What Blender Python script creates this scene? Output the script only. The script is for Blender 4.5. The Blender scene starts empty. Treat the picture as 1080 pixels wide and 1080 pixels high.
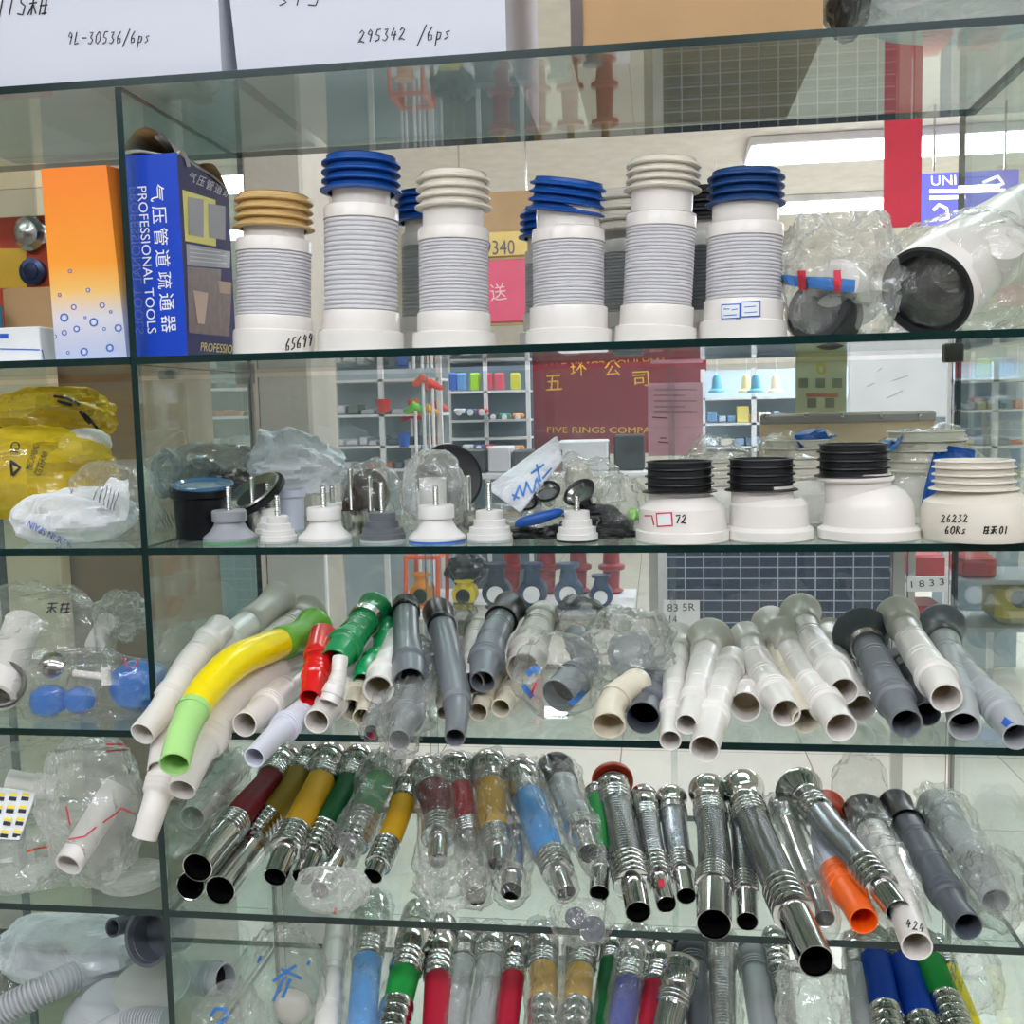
import bpy, math, random
import numpy as np
from mathutils import Vector, Matrix, noise
from mathutils.bvhtree import BVHTree

# ---------------------------------------------------------------- camera, light, exposure
SC = bpy.context.scene
COL = SC.collection
PI = math.pi
CAM = np.array([0.6731, -1.30541, 1.52727])
YAW, PITCH, ROLL, FPX = -0.13834, -0.09797, -0.02358, 1114.87
def _axes():
    cy, sy, cp, sp = math.cos(YAW), math.sin(YAW), math.cos(PITCH), math.sin(PITCH)
    f = np.array([sy*cp, cy*cp, sp]); r = np.array([cy, -sy, 0.]); u = np.cross(r, f)
    cr, sr = math.cos(ROLL), math.sin(ROLL)
    return cr*r + sr*u, -sr*r + cr*u, f
CR, CU, CF = _axes()
cam_data = bpy.data.cameras.new('camera')
cam_data.sensor_width = 36; cam_data.lens = FPX/1080*36
cam_data.clip_start = 0.02; cam_data.clip_end = 60
cam = bpy.data.objects.new('camera', cam_data)
COL.objects.link(cam)
cam.matrix_world = Matrix(((CR[0], CU[0], -CF[0], CAM[0]), (CR[1], CU[1], -CF[1], CAM[1]), (CR[2], CU[2], -CF[2], CAM[2]), (0, 0, 0, 1)))
SC.camera = cam
SC.view_settings.view_transform = 'Standard'
SC.view_settings.look = 'None'
SC.view_settings.gamma = 1
SC.view_settings.use_curve_mapping = False
SC.view_settings.exposure = 0.47
SC.cycles.max_bounces = 14
SC.cycles.diffuse_bounces = 4
SC.cycles.glossy_bounces = 5
SC.cycles.transparent_max_bounces = 36
SC.cycles.transmission_bounces = 4
SC.cycles.sample_clamp_indirect = 6
SC.cycles.use_denoising = True
world = bpy.data.worlds.new('world'); SC.world = world
world.use_nodes = True
world.node_tree.nodes['Background'].inputs[0].default_value = (.85, .92, 1, 1)
world.node_tree.nodes['Background'].inputs[1].default_value = 0.6
LAMP_POWER = 19.0          # strength of the ceiling light panels

# ---------------------------------------------------------------- pixel <-> place (only used to measure where things stand)
def ray(x, y): return CF + (x-540)/FPX*CR - (y-540)/FPX*CU
def atY(x, y, Y):
    d = ray(x, y); return CAM + (Y-CAM[1])/d[1]*d
def atZ(x, y, Z):
    d = ray(x, y); return CAM + (Z-CAM[2])/d[2]*d
def depth(P): return float((np.array(P)-CAM) @ CF)
def px2m(P): return depth(P)/FPX
def project(P):
    d = np.array(P)-CAM; z = d@CF
    return 540+FPX*(d@CR)/z, 540-FPX*(d@CU)/z
def rest(x, y, rp, zs):
    rr = .02
    for _ in range(10):
        P = atZ(x, y, zs+rr); rr = rp*px2m(P)
    return P, rr

# ---------------------------------------------------------------- materials
def lin(c):
    c = c/255.
    return c/12.92 if c <= .04045 else ((c+.055)/1.055)**2.4
def rgb(*c): return (lin(c[0]), lin(c[1]), lin(c[2]), 1)
MATS = {}
class NT:
    def __init__(s, name):
        s.m = bpy.data.materials.new(name); s.m.use_nodes = True
        s.t = s.m.node_tree; s.t.nodes.clear(); s.out = s.t.nodes.new('ShaderNodeOutputMaterial')
    def n(s, typ, **kw):
        o = s.t.nodes.new(typ)
        for k, v in kw.items():
            if k.startswith('i_'):
                o.inputs[k[2:].replace('_', ' ')].default_value = v
            else: setattr(o, k, v)
        return o
    def l(s, a, b): s.t.links.new(a, b)
def math_(t, op, a, b=None):
    o = t.n('ShaderNodeMath', operation=op)
    for i, v in enumerate((a, b)):
        if v is None: continue
        if isinstance(v, (int, float)): o.inputs[i].default_value = v
        else: t.l(v, o.inputs[i])
    return o.outputs[0]
def mat(name, col, rough=.4, metal=0, rib=None, noise_=None, spec=.5, emit=None, var=.06, coat=0, bump=.0, bscale=40, vscale=9, trans=0):
    """plain principled surface with a little procedural mottling; rib=(pitch, depth) adds rings along a hose"""
    if name in MATS: return MATS[name]
    t = NT(name); b = t.n('ShaderNodeBsdfPrincipled'); t.l(b.outputs[0], t.out.inputs[0])
    b.inputs['Roughness'].default_value = rough; b.inputs['Metallic'].default_value = metal
    b.inputs['Specular IOR Level'].default_value = spec; b.inputs['Coat Weight'].default_value = coat
    c = rgb(*col)
    tc = t.n('ShaderNodeTexCoord')
    nz = t.n('ShaderNodeTexNoise'); nz.inputs['Scale'].default_value = vscale; nz.inputs['Detail'].default_value = 4
    t.l(tc.outputs['Object'], nz.inputs['Vector'])
    if var:
        rp = t.n('ShaderNodeValToRGB'); rp.color_ramp.elements[0].position = .3; rp.color_ramp.elements[1].position = .7
        rp.color_ramp.elements[0].color = tuple(x*(1-var) for x in c[:3])+(1,)
        rp.color_ramp.elements[1].color = tuple(min(1, x*(1+var)) for x in c[:3])+(1,)
        t.l(nz.outputs['Fac'], rp.inputs[0]); t.l(rp.outputs[0], b.inputs['Base Color'])
    else: b.inputs['Base Color'].default_value = c
    if emit: b.inputs['Emission Color'].default_value = c; b.inputs['Emission Strength'].default_value = emit
    if trans: b.inputs['Subsurface Weight'].default_value = trans
    if rib:
        uv = t.n('ShaderNodeUVMap'); sp = t.n('ShaderNodeSeparateXYZ'); t.l(uv.outputs[0], sp.inputs[0])
        s = math_(t, 'SINE', math_(t, 'MULTIPLY', sp.outputs[1], 2*PI/rib[0]))
        bp = t.n('ShaderNodeBump'); bp.inputs['Strength'].default_value = 1; bp.inputs['Distance'].default_value = rib[1]
        t.l(s, bp.inputs['Height']); t.l(bp.outputs[0], b.inputs['Normal'])
    elif bump:
        nz2 = t.n('ShaderNodeTexNoise'); nz2.inputs['Scale'].default_value = bscale; nz2.inputs['Detail'].default_value = 5
        t.l(tc.outputs['Object'], nz2.inputs['Vector'])
        bp = t.n('ShaderNodeBump'); bp.inputs['Strength'].default_value = 1; bp.inputs['Distance'].default_value = bump
        t.l(nz2.outputs['Fac'], bp.inputs['Height']); t.l(bp.outputs[0], b.inputs['Normal'])
    MATS[name] = t.m
    return t.m
def schlick(t, f0, normal=None, mx=1.0):
    lw = t.n('ShaderNodeLayerWeight'); lw.inputs['Blend'].default_value = .5
    if normal is not None: t.l(normal, lw.inputs['Normal'])
    p = math_(t, 'POWER', lw.outputs['Facing'], 5)
    return math_(t, 'ADD', math_(t, 'MULTIPLY', p, (mx-f0)), f0)
def glass_mat(name, tint, dust_haze=.05, dust_haze_col=(200, 215, 208), ior=1.5, rough=.01, spot=0.):
    t = NT(name)
    tr = t.n('ShaderNodeBsdfTransparent'); tr.inputs[0].default_value = tuple(tint)+(1,)
    gl = t.n('ShaderNodeBsdfGlossy'); gl.inputs['Roughness'].default_value = rough; gl.inputs['Color'].default_value = (1, 1, 1, 1)
    m1 = t.n('ShaderNodeMixShader'); t.l(schlick(t, ((ior-1)/(ior+1))**2), m1.inputs[0]); t.l(tr.outputs[0], m1.inputs[1]); t.l(gl.outputs[0], m1.inputs[2])
    df = t.n('ShaderNodeBsdfDiffuse'); df.inputs[0].default_value = rgb(*dust_haze_col)
    tc = t.n('ShaderNodeTexCoord'); nz = t.n('ShaderNodeTexNoise'); nz.inputs['Scale'].default_value = 5; nz.inputs['Detail'].default_value = 6
    t.l(tc.outputs['Object'], nz.inputs['Vector'])
    fac = math_(t, 'MULTIPLY', nz.outputs['Fac'], dust_haze*2)
    m2 = t.n('ShaderNodeMixShader'); t.l(fac, m2.inputs[0]); t.l(m1.outputs[0], m2.inputs[1]); t.l(df.outputs[0], m2.inputs[2])
    t.l(m2.outputs[0], t.out.inputs[0]); MATS[name] = t.m
    return t.m
def film_mat(name, haze=.12, col=(240, 238, 232), tint=(.97, .97, .96), bump=.004, scale=30, rough=.12, ior=1.6):
    """thin crumpled polythene: clear, hazy in the folds, sparkling"""
    t = NT(name)
    tc = t.n('ShaderNodeTexCoord')
    n1 = t.n('ShaderNodeTexNoise'); n1.inputs['Scale'].default_value = scale; n1.inputs['Detail'].default_value = 3; n1.inputs['Distortion'].default_value = 1.2
    vo = t.n('ShaderNodeTexVoronoi', feature='DISTANCE_TO_EDGE'); vo.inputs['Scale'].default_value = scale*.8
    wrp = t.n('ShaderNodeVectorMath', operation='MULTIPLY_ADD'); wrp.inputs[1].default_value = (.05,)*3
    t.l(tc.outputs['Object'], n1.inputs['Vector'])
    t.l(n1.outputs['Color'], wrp.inputs[0]); t.l(tc.outputs['Object'], wrp.inputs[2]); t.l(wrp.outputs[0], vo.inputs['Vector'])
    h = math_(t, 'ADD', math_(t, 'MULTIPLY', n1.outputs['Fac'], 1.6), math_(t, 'MINIMUM', math_(t, 'MULTIPLY', vo.outputs['Distance'], 1.2), .35))
    bp = t.n('ShaderNodeBump'); bp.inputs['Strength'].default_value = 1; bp.inputs['Distance'].default_value = bump
    t.l(h, bp.inputs['Height'])
    tr = t.n('ShaderNodeBsdfTransparent'); tr.inputs[0].default_value = tuple(tint)+(1,)
    gl = t.n('ShaderNodeBsdfGlossy'); gl.inputs['Roughness'].default_value = rough; t.l(bp.outputs[0], gl.inputs['Normal'])
    m1 = t.n('ShaderNodeMixShader'); t.l(schlick(t, .07, bp.outputs[0]), m1.inputs[0]); t.l(tr.outputs[0], m1.inputs[1]); t.l(gl.outputs[0], m1.inputs[2])
    df = t.n('ShaderNodeBsdfDiffuse'); df.inputs[0].default_value = rgb(*col); t.l(bp.outputs[0], df.inputs['Normal'])
    n2 = t.n('ShaderNodeTexNoise'); n2.inputs['Scale'].default_value = scale*.45; n2.inputs['Detail'].default_value = 5
    t.l(tc.outputs['Object'], n2.inputs['Vector'])
    lw = t.n('ShaderNodeLayerWeight'); lw.inputs['Blend'].default_value = .35; t.l(bp.outputs[0], lw.inputs['Normal'])
    hz = math_(t, 'ADD', math_(t, 'MULTIPLY', n2.outputs['Fac'], haze*1.4), math_(t, 'MULTIPLY', lw.outputs['Facing'], haze*1.6))
    m2 = t.n('ShaderNodeMixShader'); t.l(hz, m2.inputs[0]); t.l(m1.outputs[0], m2.inputs[1]); t.l(df.outputs[0], m2.inputs[2])
    t.l(m2.outputs[0], t.out.inputs[0]); MATS[name] = t.m
    return t.m
def paper_mat(name, col, k=.5):
    t = NT(name); d = t.n('ShaderNodeBsdfDiffuse'); d.inputs[0].default_value = rgb(*col)
    r = t.n('ShaderNodeBsdfTranslucent'); r.inputs[0].default_value = rgb(*col)
    m = t.n('ShaderNodeMixShader'); m.inputs[0].default_value = k; t.l(d.outputs[0], m.inputs[1]); t.l(r.outputs[0], m.inputs[2])
    t.l(m.outputs[0], t.out.inputs[0]); MATS[name] = t.m
    return t.m
def emit_mat(name, col, s):
    if name in MATS: return MATS[name]
    t = NT(name); e = t.n('ShaderNodeEmission'); e.inputs[0].default_value = rgb(*col); e.inputs[1].default_value = s
    t.l(e.outputs[0], t.out.inputs[0]); MATS[name] = t.m
    return t.m

# ---------------------------------------------------------------- objects
ORG = {}
def props(o, label=None, cat=None, group=None, kind=None):
    if label: o['label'] = label
    if cat: o['category'] = cat
    if group: o['group'] = group
    if kind: o['kind'] = kind
    return o
def thing(name, label, cat, loc, group=None):
    o = bpy.data.objects.new(name, None); COL.objects.link(o); o.empty_display_size = .02
    o.location = Vector([float(v) for v in loc]); ORG[o.name] = np.array([float(v) for v in loc])
    return props(o, label, cat, group)
def mk(name, V, F, m, root=None, uv=None, smooth=True, sharp=35, label=None, mats=None, fm=None):
    V = np.array(V, dtype=float).reshape(-1, 3)
    if root is not None: org = ORG[root.name]
    else: org = np.array([(V[:, 0].min()+V[:, 0].max())/2, (V[:, 1].min()+V[:, 1].max())/2, V[:, 2].min()])
    me = bpy.data.meshes.new(name)
    me.from_pydata((V-org).tolist(), [], [tuple(int(i) for i in f) for f in F])
    if uv is not None:
        u = me.uv_layers.new(name='UVMap')
        li = np.zeros(len(me.loops), dtype=int); me.loops.foreach_get('vertex_index', li)
        u.data.foreach_set('uv', np.array(uv, dtype=float)[li].ravel())
    for mm in (mats or [m]): me.materials.append(mm)
    if fm is not None: me.polygons.foreach_set('material_index', fm)
    me.validate(); me.update()
    if smooth:
        me.shade_smooth(); me.set_sharp_from_angle(angle=math.radians(sharp))
    o = bpy.data.objects.new(name, me); COL.objects.link(o)
    if root is not None: o.parent = root; ORG[o.name] = org
    else: o.location = org.tolist(); ORG[o.name] = org
    if root is not None and root.type == 'MESH': ORG[o.name] = org
    if label: o['label'] = label
    return o
class MB:
    """collects boxes, rings and other shapes of ONE part"""
    def __init__(s): s.V = []; s.F = []; s.uv = []; s.M = []
    def add(s, V, F, uv=None, m=0):
        n = len(s.V); s.V += [tuple(map(float, v)) for v in V]; s.F += [tuple(i+n for i in f) for f in F]
        s.uv += list(uv) if uv is not None else [(0, 0)]*len(V); s.M += [m]*len(F)
        return s
    def box(s, a, b, m=0, R=None, c=None):
        (x0, y0, z0), (x1, y1, z1) = a, b
        V = [(x0, y0, z0), (x1, y0, z0), (x1, y1, z0), (x0, y1, z0), (x0, y0, z1), (x1, y0, z1), (x1, y1, z1), (x0, y1, z1)]
        if R is not None: V = [tuple(R @ Vector(v) + Vector(c)) for v in V]
        return s.add(V, [(3, 2, 1, 0), (4, 5, 6, 7), (0, 1, 5, 4), (1, 2, 6, 5), (2, 3, 7, 6), (3, 0, 4, 7)], m=m)
    def bbox(s, a, b, bev=.003, m=0, R=None, c=None):
        """box with chamfered edges: a rounded rectangle prism stack"""
        (x0, y0, z0), (x1, y1, z1) = a, b
        def rr(i, z):
            x0_, x1_, y0_, y1_ = x0+i, x1-i, y0+i, y1-i; e = bev
            return [(x0_+e, y0_, z), (x1_-e, y0_, z), (x1_, y0_+e, z), (x1_, y1_-e, z), (x1_-e, y1_, z), (x0_+e, y1_, z), (x0_, y1_-e, z), (x0_, y0_+e, z)]
        V = rr(bev, z0)+rr(0, z0+bev)+rr(0, z1-bev)+rr(bev, z1)
        F = [tuple(range(7, -1, -1)), tuple(range(24, 32))]
        for k in range(3):
            for i in range(8): F.append((k*8+i, k*8+(i+1) % 8, (k+1)*8+(i+1) % 8, (k+1)*8+i))
        if R is not None: V = [tuple(R @ Vector(v) + Vector(c)) for v in V]
        return s.add(V, F, m=m)
    def lathe(s, base, prof, segs=32, axis=(0, 0, 1), cap0=True, cap1=True, m=0, sq=1.0):
        """prof: (height, radius) along axis"""
        A = Vector(axis).normalized(); q = A.to_track_quat('Z', 'Y').to_matrix()
        V = []; F = []; uv = []; L = 0; pr = None
        for (h, r) in prof:
            if pr is not None: L += math.hypot(h-pr[0], r-pr[1])
            pr = (h, r)
            for k in range(segs):
                a = 2*PI*k/segs
                V.append(tuple(q @ Vector((r*math.cos(a), r*sq*math.sin(a), h)) + Vector([float(v) for v in base]))); uv.append((k/segs, L))
        for i in range(len(prof)-1):
            for k in range(segs):
                F.append((i*segs+k, i*segs+(k+1) % segs, (i+1)*segs+(k+1) % segs, (i+1)*segs+k))
        if cap0: F.append(tuple(range(segs-1, -1, -1)))
        if cap1: F.append(tuple((len(prof)-1)*segs+k for k in range(segs)))
        return s.add(V, F, uv, m=m)
    def tube(s, pts, r, segs=8, m=0, caps=True):
        p = Path(pts); n = max(len(pts)*3, 8) if len(pts) > 2 else 2
        st = [(i/(n-1), r if not callable(r) else r(i/(n-1))) for i in range(n)]
        V, F, uv = p.sweep(st, segs, cap0=caps, cap1=caps)
        return s.add(V, F, uv, m=m)
    def build(s, name, m, root=None, **kw):
        if isinstance(m, (list, tuple)): kw['mats'] = list(m); kw['fm'] = s.M; m = None
        return mk(name, s.V, s.F, m, root, uv=s.uv, **kw)
class Path:
    def __init__(s, pts):
        P = [np.array([float(v) for v in p]) for p in pts]
        if len(P) == 2: S = [P[0]+(P[1]-P[0])*t for t in np.linspace(0, 1, 12)]
        else:
            S = []; Q = [2*P[0]-P[1]]+P+[2*P[-1]-P[-2]]
            for i in range(1, len(Q)-2):
                a, b, c, d = Q[i-1:i+3]
                for t in np.linspace(0, 1, 14, endpoint=(i == len(Q)-3)):
                    S.append(.5*((2*b)+(c-a)*t+(2*a-5*b+4*c-d)*t*t+(3*b-a-3*c+d)*t**3))
        s.S = np.array(S); d = np.linalg.norm(np.diff(s.S, axis=0), axis=1)
        s.L = float(d.sum()); s.T = np.concatenate([[0], np.cumsum(d)])/s.L
    def pos(s, t):
        if t < 0: return s.S[0]+(s.S[1]-s.S[0])/np.linalg.norm(s.S[1]-s.S[0])*t*s.L
        if t > 1: return s.S[-1]+(s.S[-1]-s.S[-2])/np.linalg.norm(s.S[-1]-s.S[-2])*(t-1)*s.L
        return np.array([np.interp(t, s.T, s.S[:, k]) for k in range(3)])
    def tan(s, t):
        e = .02
        d = s.pos(min(t, .9999)+e)-s.pos(min(t, .9999)-e) if 0 < t < 1 else (s.pos(t+e)-s.pos(t-e))
        return d/np.linalg.norm(d)
    def frame(s, t):
        T = s.tan(t); up = np.array([0, 0, 1.]) if abs(T[2]) < .92 else np.array([0, 1., 0])
        N = np.cross(T, up); N /= np.linalg.norm(N)
        return s.pos(t), N, np.cross(N, T)
    def sweep(s, st, segs=24, cap0=False, cap1=False, rad=None):
        V = []; F = []; uv = []; L = 0; prev = None
        for (t, r) in st:
            c, N, B = s.frame(t)
            if prev is not None: L += math.hypot((t-prev[0])*s.L, r-prev[1])
            prev = (t, r)
            for k in range(segs):
                a = 2*PI*k/segs; rr = r if rad is None else r*rad(t, a, c)
                V.append(c+rr*(math.cos(a)*N+math.sin(a)*B)); uv.append((k/segs, t*s.L))
        n = len(st)
        for i in range(n-1):
            for k in range(segs):
                F.append((i*segs+(k+1) % segs, i*segs+k, (i+1)*segs+k, (i+1)*segs+(k+1) % segs))
        if cap0: F.append(tuple(range(segs)))
        if cap1: F.append(tuple((n-1)*segs+k for k in range(segs-1, -1, -1)))
        return V, F, uv

# ---------------------------------------------------------------- marks on surfaces
def bvh_of(objs):
    V = []; F = []
    for o in objs:
        n = len(V); org = Vector(ORG[o.name].tolist())
        V += [v.co+org for v in o.data.vertices]; F += [tuple(i+n for i in p.vertices) for p in o.data.polygons]
    return BVHTree.FromPolygons(V, F)
def onto(tree, x, y, off=.0006, Y=None):
    d = Vector(ray(x, y).tolist()).normalized(); o = Vector(CAM.tolist())
    h = tree.ray_cast(o, d)
    if h[0] is None: return None
    n = h[1] if h[1].dot(d) < 0 else -h[1]
    return h[0]+n*off
def marks(name, objs, strokes, w, m, root, off=.0006, label=None):
    """pen strokes (polylines) laid on the surface of objs"""
    tree = bvh_of(objs); mb = MB()
    for st in strokes:
        P = []
        for i in range(len(st)-1):
            (x0, y0), (x1, y1) = st[i], st[i+1]; n = max(1, int(math.hypot(x1-x0, y1-y0)/2.5))
            P += [(x0+(x1-x0)*k/n, y0+(y1-y0)*k/n) for k in range(n)]
        P.append(st[-1]); L = []
        for i, p in enumerate(P):
            a = P[max(0, i-1)]; b = P[min(len(P)-1, i+1)]; dx, dy = b[0]-a[0], b[1]-a[1]; l = math.hypot(dx, dy) or 1
            nx, ny = -dy/l*w/2, dx/l*w/2
            q = (onto(tree, p[0]-nx, p[1]-ny, off), onto(tree, p[0]+nx, p[1]+ny, off))
            L.append(q if q[0] and q[1] else None)
        for i in range(len(L)-1):
            if L[i] and L[i+1] and (L[i][0]-L[i+1][0]).length < .03:
                mb.add([tuple(L[i][0]), tuple(L[i][1]), tuple(L[i+1][1]), tuple(L[i+1][0])], [(0, 1, 2, 3)])
    if not mb.V: return None
    return mb.build(name, m, root, smooth=False, label=label)
def text2d(body, shear=0.):
    cu = bpy.data.curves.new('t', 'FONT'); cu.body = body; cu.resolution_u = 3; cu.shear = shear; cu.align_x = 'LEFT'
    ob = bpy.data.objects.new('t', cu); COL.objects.link(ob)
    bpy.context.view_layer.update()
    me = bpy.data.meshes.new_from_object(ob.evaluated_get(bpy.context.evaluated_depsgraph_get()))
    V = [tuple(v.co[:2]) for v in me.vertices]; F = [tuple(p.vertices) for p in me.polygons]
    bpy.data.objects.remove(ob); bpy.data.curves.remove(cu); bpy.data.meshes.remove(me)
    return V, F
def text_on(name, objs, body, p0, p1, h, m, root, off=.0007, label=None, bold=0):
    """text from pixel p0 to p1 (baseline), height h px, laid on objs"""
    V, F = text2d(body)
    if not V: return None
    xs = [v[0] for v in V]; ys = [v[1] for v in V]; x0, x1, y0, y1 = min(xs), max(xs), min(ys), max(ys)
    dx, dy = p1[0]-p0[0], p1[1]-p0[1]; L = math.hypot(dx, dy); ux, uy = dx/L, dy/L; nx, ny = uy, -ux
    tree = bvh_of(objs); W = []
    for v in V:
        a = (v[0]-x0)/(x1-x0)*L; b = (v[1]-y0)/(y1-y0)*h
        q = onto(tree, p0[0]+ux*a+nx*b, p0[1]+uy*a+ny*b, off)
        W.append(q)
    G = [f for f in F if all(W[i] is not None for i in f)]
    if not G: return None
    V2 = [tuple(q) if q is not None else tuple(next(z for z in W if z is not None)) for q in W]
    return mk(name, V2, G, m, root, smooth=False, label=label)
def patch_on(name, objs, poly, m, root, off=.0005, n=8, label=None):
    """a printed or stuck-on four-cornered patch given by its pixel corners"""
    tree = bvh_of(objs); V = []; F = []; ok = {}
    (ax, ay), (bx, by), (cx, cy), (dx, dy) = poly
    for j in range(n+1):
        for i in range(n+1):
            u, v = i/n, j/n
            x = (1-u)*(1-v)*ax+u*(1-v)*bx+u*v*cx+(1-u)*v*dx; y = (1-u)*(1-v)*ay+u*(1-v)*by+u*v*cy+(1-u)*v*dy
            q = onto(tree, x, y, off)
            if q is not None: ok[(i, j)] = len(V); V.append(tuple(q))
    for j in range(n):
        for i in range(n):
            k = [(i, j), (i+1, j), (i+1, j+1), (i, j+1)]
            if all(a in ok for a in k): F.append(tuple(ok[a] for a in k))
    if not F: return None
    return mk(name, V, F, m, root, smooth=False, label=label)
GLYPH = {'0': [[(.5, 0), (.15, .35), (.2, .85), (.5, 1), (.85, .7), (.8, .2), (.5, 0)]], '1': [[(.5, 0), (.45, 1)]],
 '2': [[(.15, .25), (.4, 0), (.75, .2), (.5, .6), (.1, 1), (.5, .9), (.95, 1)]], '3': [[(.2, .1), (.7, .05), (.4, .45), (.8, .7), (.5, 1), (.1, .9)]],
 '4': [[(.4, 0), (.1, .6), (.85, .55)], [(.65, .25), (.55, 1)]], '5': [[(.8, 0), (.3, .05), (.2, .45), (.7, .55), (.7, .85), (.2, 1)]],
 '6': [[(.6, 0), (.2, .5), (.3, .95), (.75, .9), (.7, .6), (.25, .6)]], '7': [[(.1, .1), (.85, .05), (.5, 1)]],
 '8': [[(.7, .1), (.3, .15), (.7, .6), (.5, 1), (.2, .75), (.75, .2)]], '9': [[(.75, .2), (.4, .0), (.2, .35), (.6, .45), (.75, .2), (.6, 1)]],
 '/': [[(.9, -.2), (.1, 1.3)]], '-': [[(.1, .5), (.9, .5)]], 'p': [[(.3, .4), (.25, 1.4)], [(.3, .45), (.8, .5), (.7, .9), (.3, .95)]],
 's': [[(.8, .4), (.3, .5), (.7, .8), (.2, 1)]], 'L': [[(.3, 0), (.2, 1), (.8, .9)]], 'G': [[(.8, .1), (.3, .2), (.2, .9), (.8, .9), (.8, .6)]],
 'R': [[(.2, 0), (.15, 1)], [(.2, .05), (.8, .2), (.3, .5), (.9, 1)]], 'T': [[(.0, .05), (1, 0)], [(.5, 0), (.4, 1)]], 'I': [[(.5, 0), (.4, 1)]],
 'S': [[(.8, .1), (.3, .1), (.3, .45), (.8, .6), (.7, 1), (.1, .95)]], 'r': [[(.3, .4), (.3, 1)], [(.3, .6), (.8, .4)]], '.': [[(.4, .95), (.5, 1)]],
 'k': [[(.1, .1), (.95, .05)], [(.5, 0), (.45, 1)], [(.1, .5), (.9, .45)], [(.1, 1), (.5, .5), (.95, .95)]], 'h': [[(.1, .2), (.9, .1)], [(.3, 0), (.2, 1)], [(.75, 0), (.7, 1)], [(.1, .6), (.95, .55)], [(.4, .95), (.95, .9)]],
 ' ': []}
def hand(s, x, y, w, h, slant=.15, up=0.):
    out = []
    for i, ch in enumerate(s):
        for st in GLYPH.get(ch, []):
            out.append([(x+i*w*1.12+px*w+(1-py)*h*slant, y+py*h-up*i*w) for px, py in st])
    return out
# ---------------------------------------------------------------- materials in use
M = {}
def defm(k, *a, **kw): M[k] = mat(k, *a, **kw); return M[k]
defm('white_pvc', (232, 225, 219), .3, coat=.15)
defm('white_pvc_ribbed', (224, 218, 217), .33, rib=(.0032, .0006))
defm('sleeve_plastic', (214, 211, 214), .38)
defm('milky_pvc', (216, 208, 198), .3)
defm('cream_pvc', (222, 211, 190), .32)
defm('cream_bore', (205, 190, 160), .5)
defm('lilac_pvc', (214, 213, 226), .32)
defm('grey_pvc', (114, 117, 123), .33, coat=.1)
defm('grey_pvc_ribbed', (132, 134, 142), .35, rib=(.004, .0006))
defm('light_grey_pvc', (176, 178, 180), .35)
defm('slate_pvc', (86, 90, 98), .33)
defm('black_plastic', (17, 17, 20), .3, spec=.4)
defm('black_rubber', (20, 20, 24), .45)
defm('black_shade_bore', (9, 8, 9), .8, spec=.1)  # black lining stands in for the shade inside open pipe ends
defm('dark_shade_bore', (46, 44, 46), .6)  # shade of the hollow pipe mouths put into a dark lining colour
defm('beige_rubber', (206, 172, 114), .45)
defm('ivory_rubber', (222, 214, 200), .45)
defm('blue_rubber', (8, 72, 150), .4)
defm('navy_rubber', (18, 62, 118), .4)
defm('yellow_plastic', (255, 226, 0), .28, coat=.2)
defm('lime_plastic', (176, 226, 138), .3, coat=.2)
defm('leaf_plastic', (110, 176, 52), .35)
defm('green_plastic', (20, 150, 84), .25, coat=.3)
defm('red_plastic', (226, 28, 28), .25, coat=.3)
defm('orange_plastic', (255, 104, 22), .3, coat=.2)
defm('orange_red_rubber', (214, 66, 30), .4)
defm('maroon_hose', (112, 8, 26), .5, bump=.0003, bscale=300, spec=.2)
defm('olive_hose', (140, 116, 32), .5, bump=.0003, bscale=300, spec=.2)
defm('gold_hose', (212, 160, 30), .5, bump=.0003, bscale=300, spec=.2)
defm('forest_hose', (6, 84, 40), .5, bump=.0003, bscale=300, spec=.2)
defm('bright_green_hose', (30, 148, 62), .5, bump=.0003, bscale=300, spec=.2)
defm('sky_hose', (64, 150, 222), .45, bump=.0003, bscale=300, spec=.2)
defm('royal_hose', (12, 66, 168), .5, bump=.0003, bscale=300, spec=.2)
defm('violet_hose', (60, 70, 170), .5, bump=.0003, bscale=300, spec=.2)
defm('crimson_hose', (184, 24, 52), .5, bump=.0003, bscale=300, spec=.2)
defm('chrome', (204, 203, 202), .09, 1, var=.03)
defm('chrome_ribbed', (172, 172, 175), .2, 1, var=.03)
defm('grey_ribbed', (168, 170, 178), .26, .9, var=.03)
defm('steel', (190, 188, 184), .22, 1)
defm('dark_steel', (90, 86, 84), .3, 1)
defm('ink', (24, 22, 26), .6, var=0)
defm('blue_ink', (40, 90, 190), .5, var=0)
defm('red_ink', (205, 40, 60), .5, var=0)
defm('print_blue', (60, 120, 190), .5, var=0)
defm('paper', (232, 232, 234), .6)
defm('edge', (8, 38, 36), .18, spec=.5, var=.1)
defm('cardboard', (184, 147, 104), .75, var=.05, bump=.0005)
defm('carton_white', (208, 208, 219), .6, var=.02, vscale=3)
M['glass'] = glass_mat('glass', (.945, .975, .96), .035)
M['glass_side'] = glass_mat('glass_side', (.88, .945, .925), .07, (160, 185, 178))
M['glass_back'] = glass_mat('glass_back', (.965, .985, .98), .075, (215, 232, 240))  # pale bluish diffuse mix paints a bright haze into the back panes
M['shelf_glass'] = glass_mat('shelf_glass', (.90, .96, .935), .075, (196, 212, 202))
M['film'] = film_mat('film', .085, scale=20, bump=.005)
M['film_thin'] = film_mat('film_thin', .05, bump=.003, scale=35)
M['film_cloudy'] = film_mat('film_cloudy', .24, (226, 226, 220), scale=18, bump=.005)
M['film_dark'] = film_mat('film_dark', .12, (120, 120, 118), tint=(.8, .8, .79))
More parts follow.
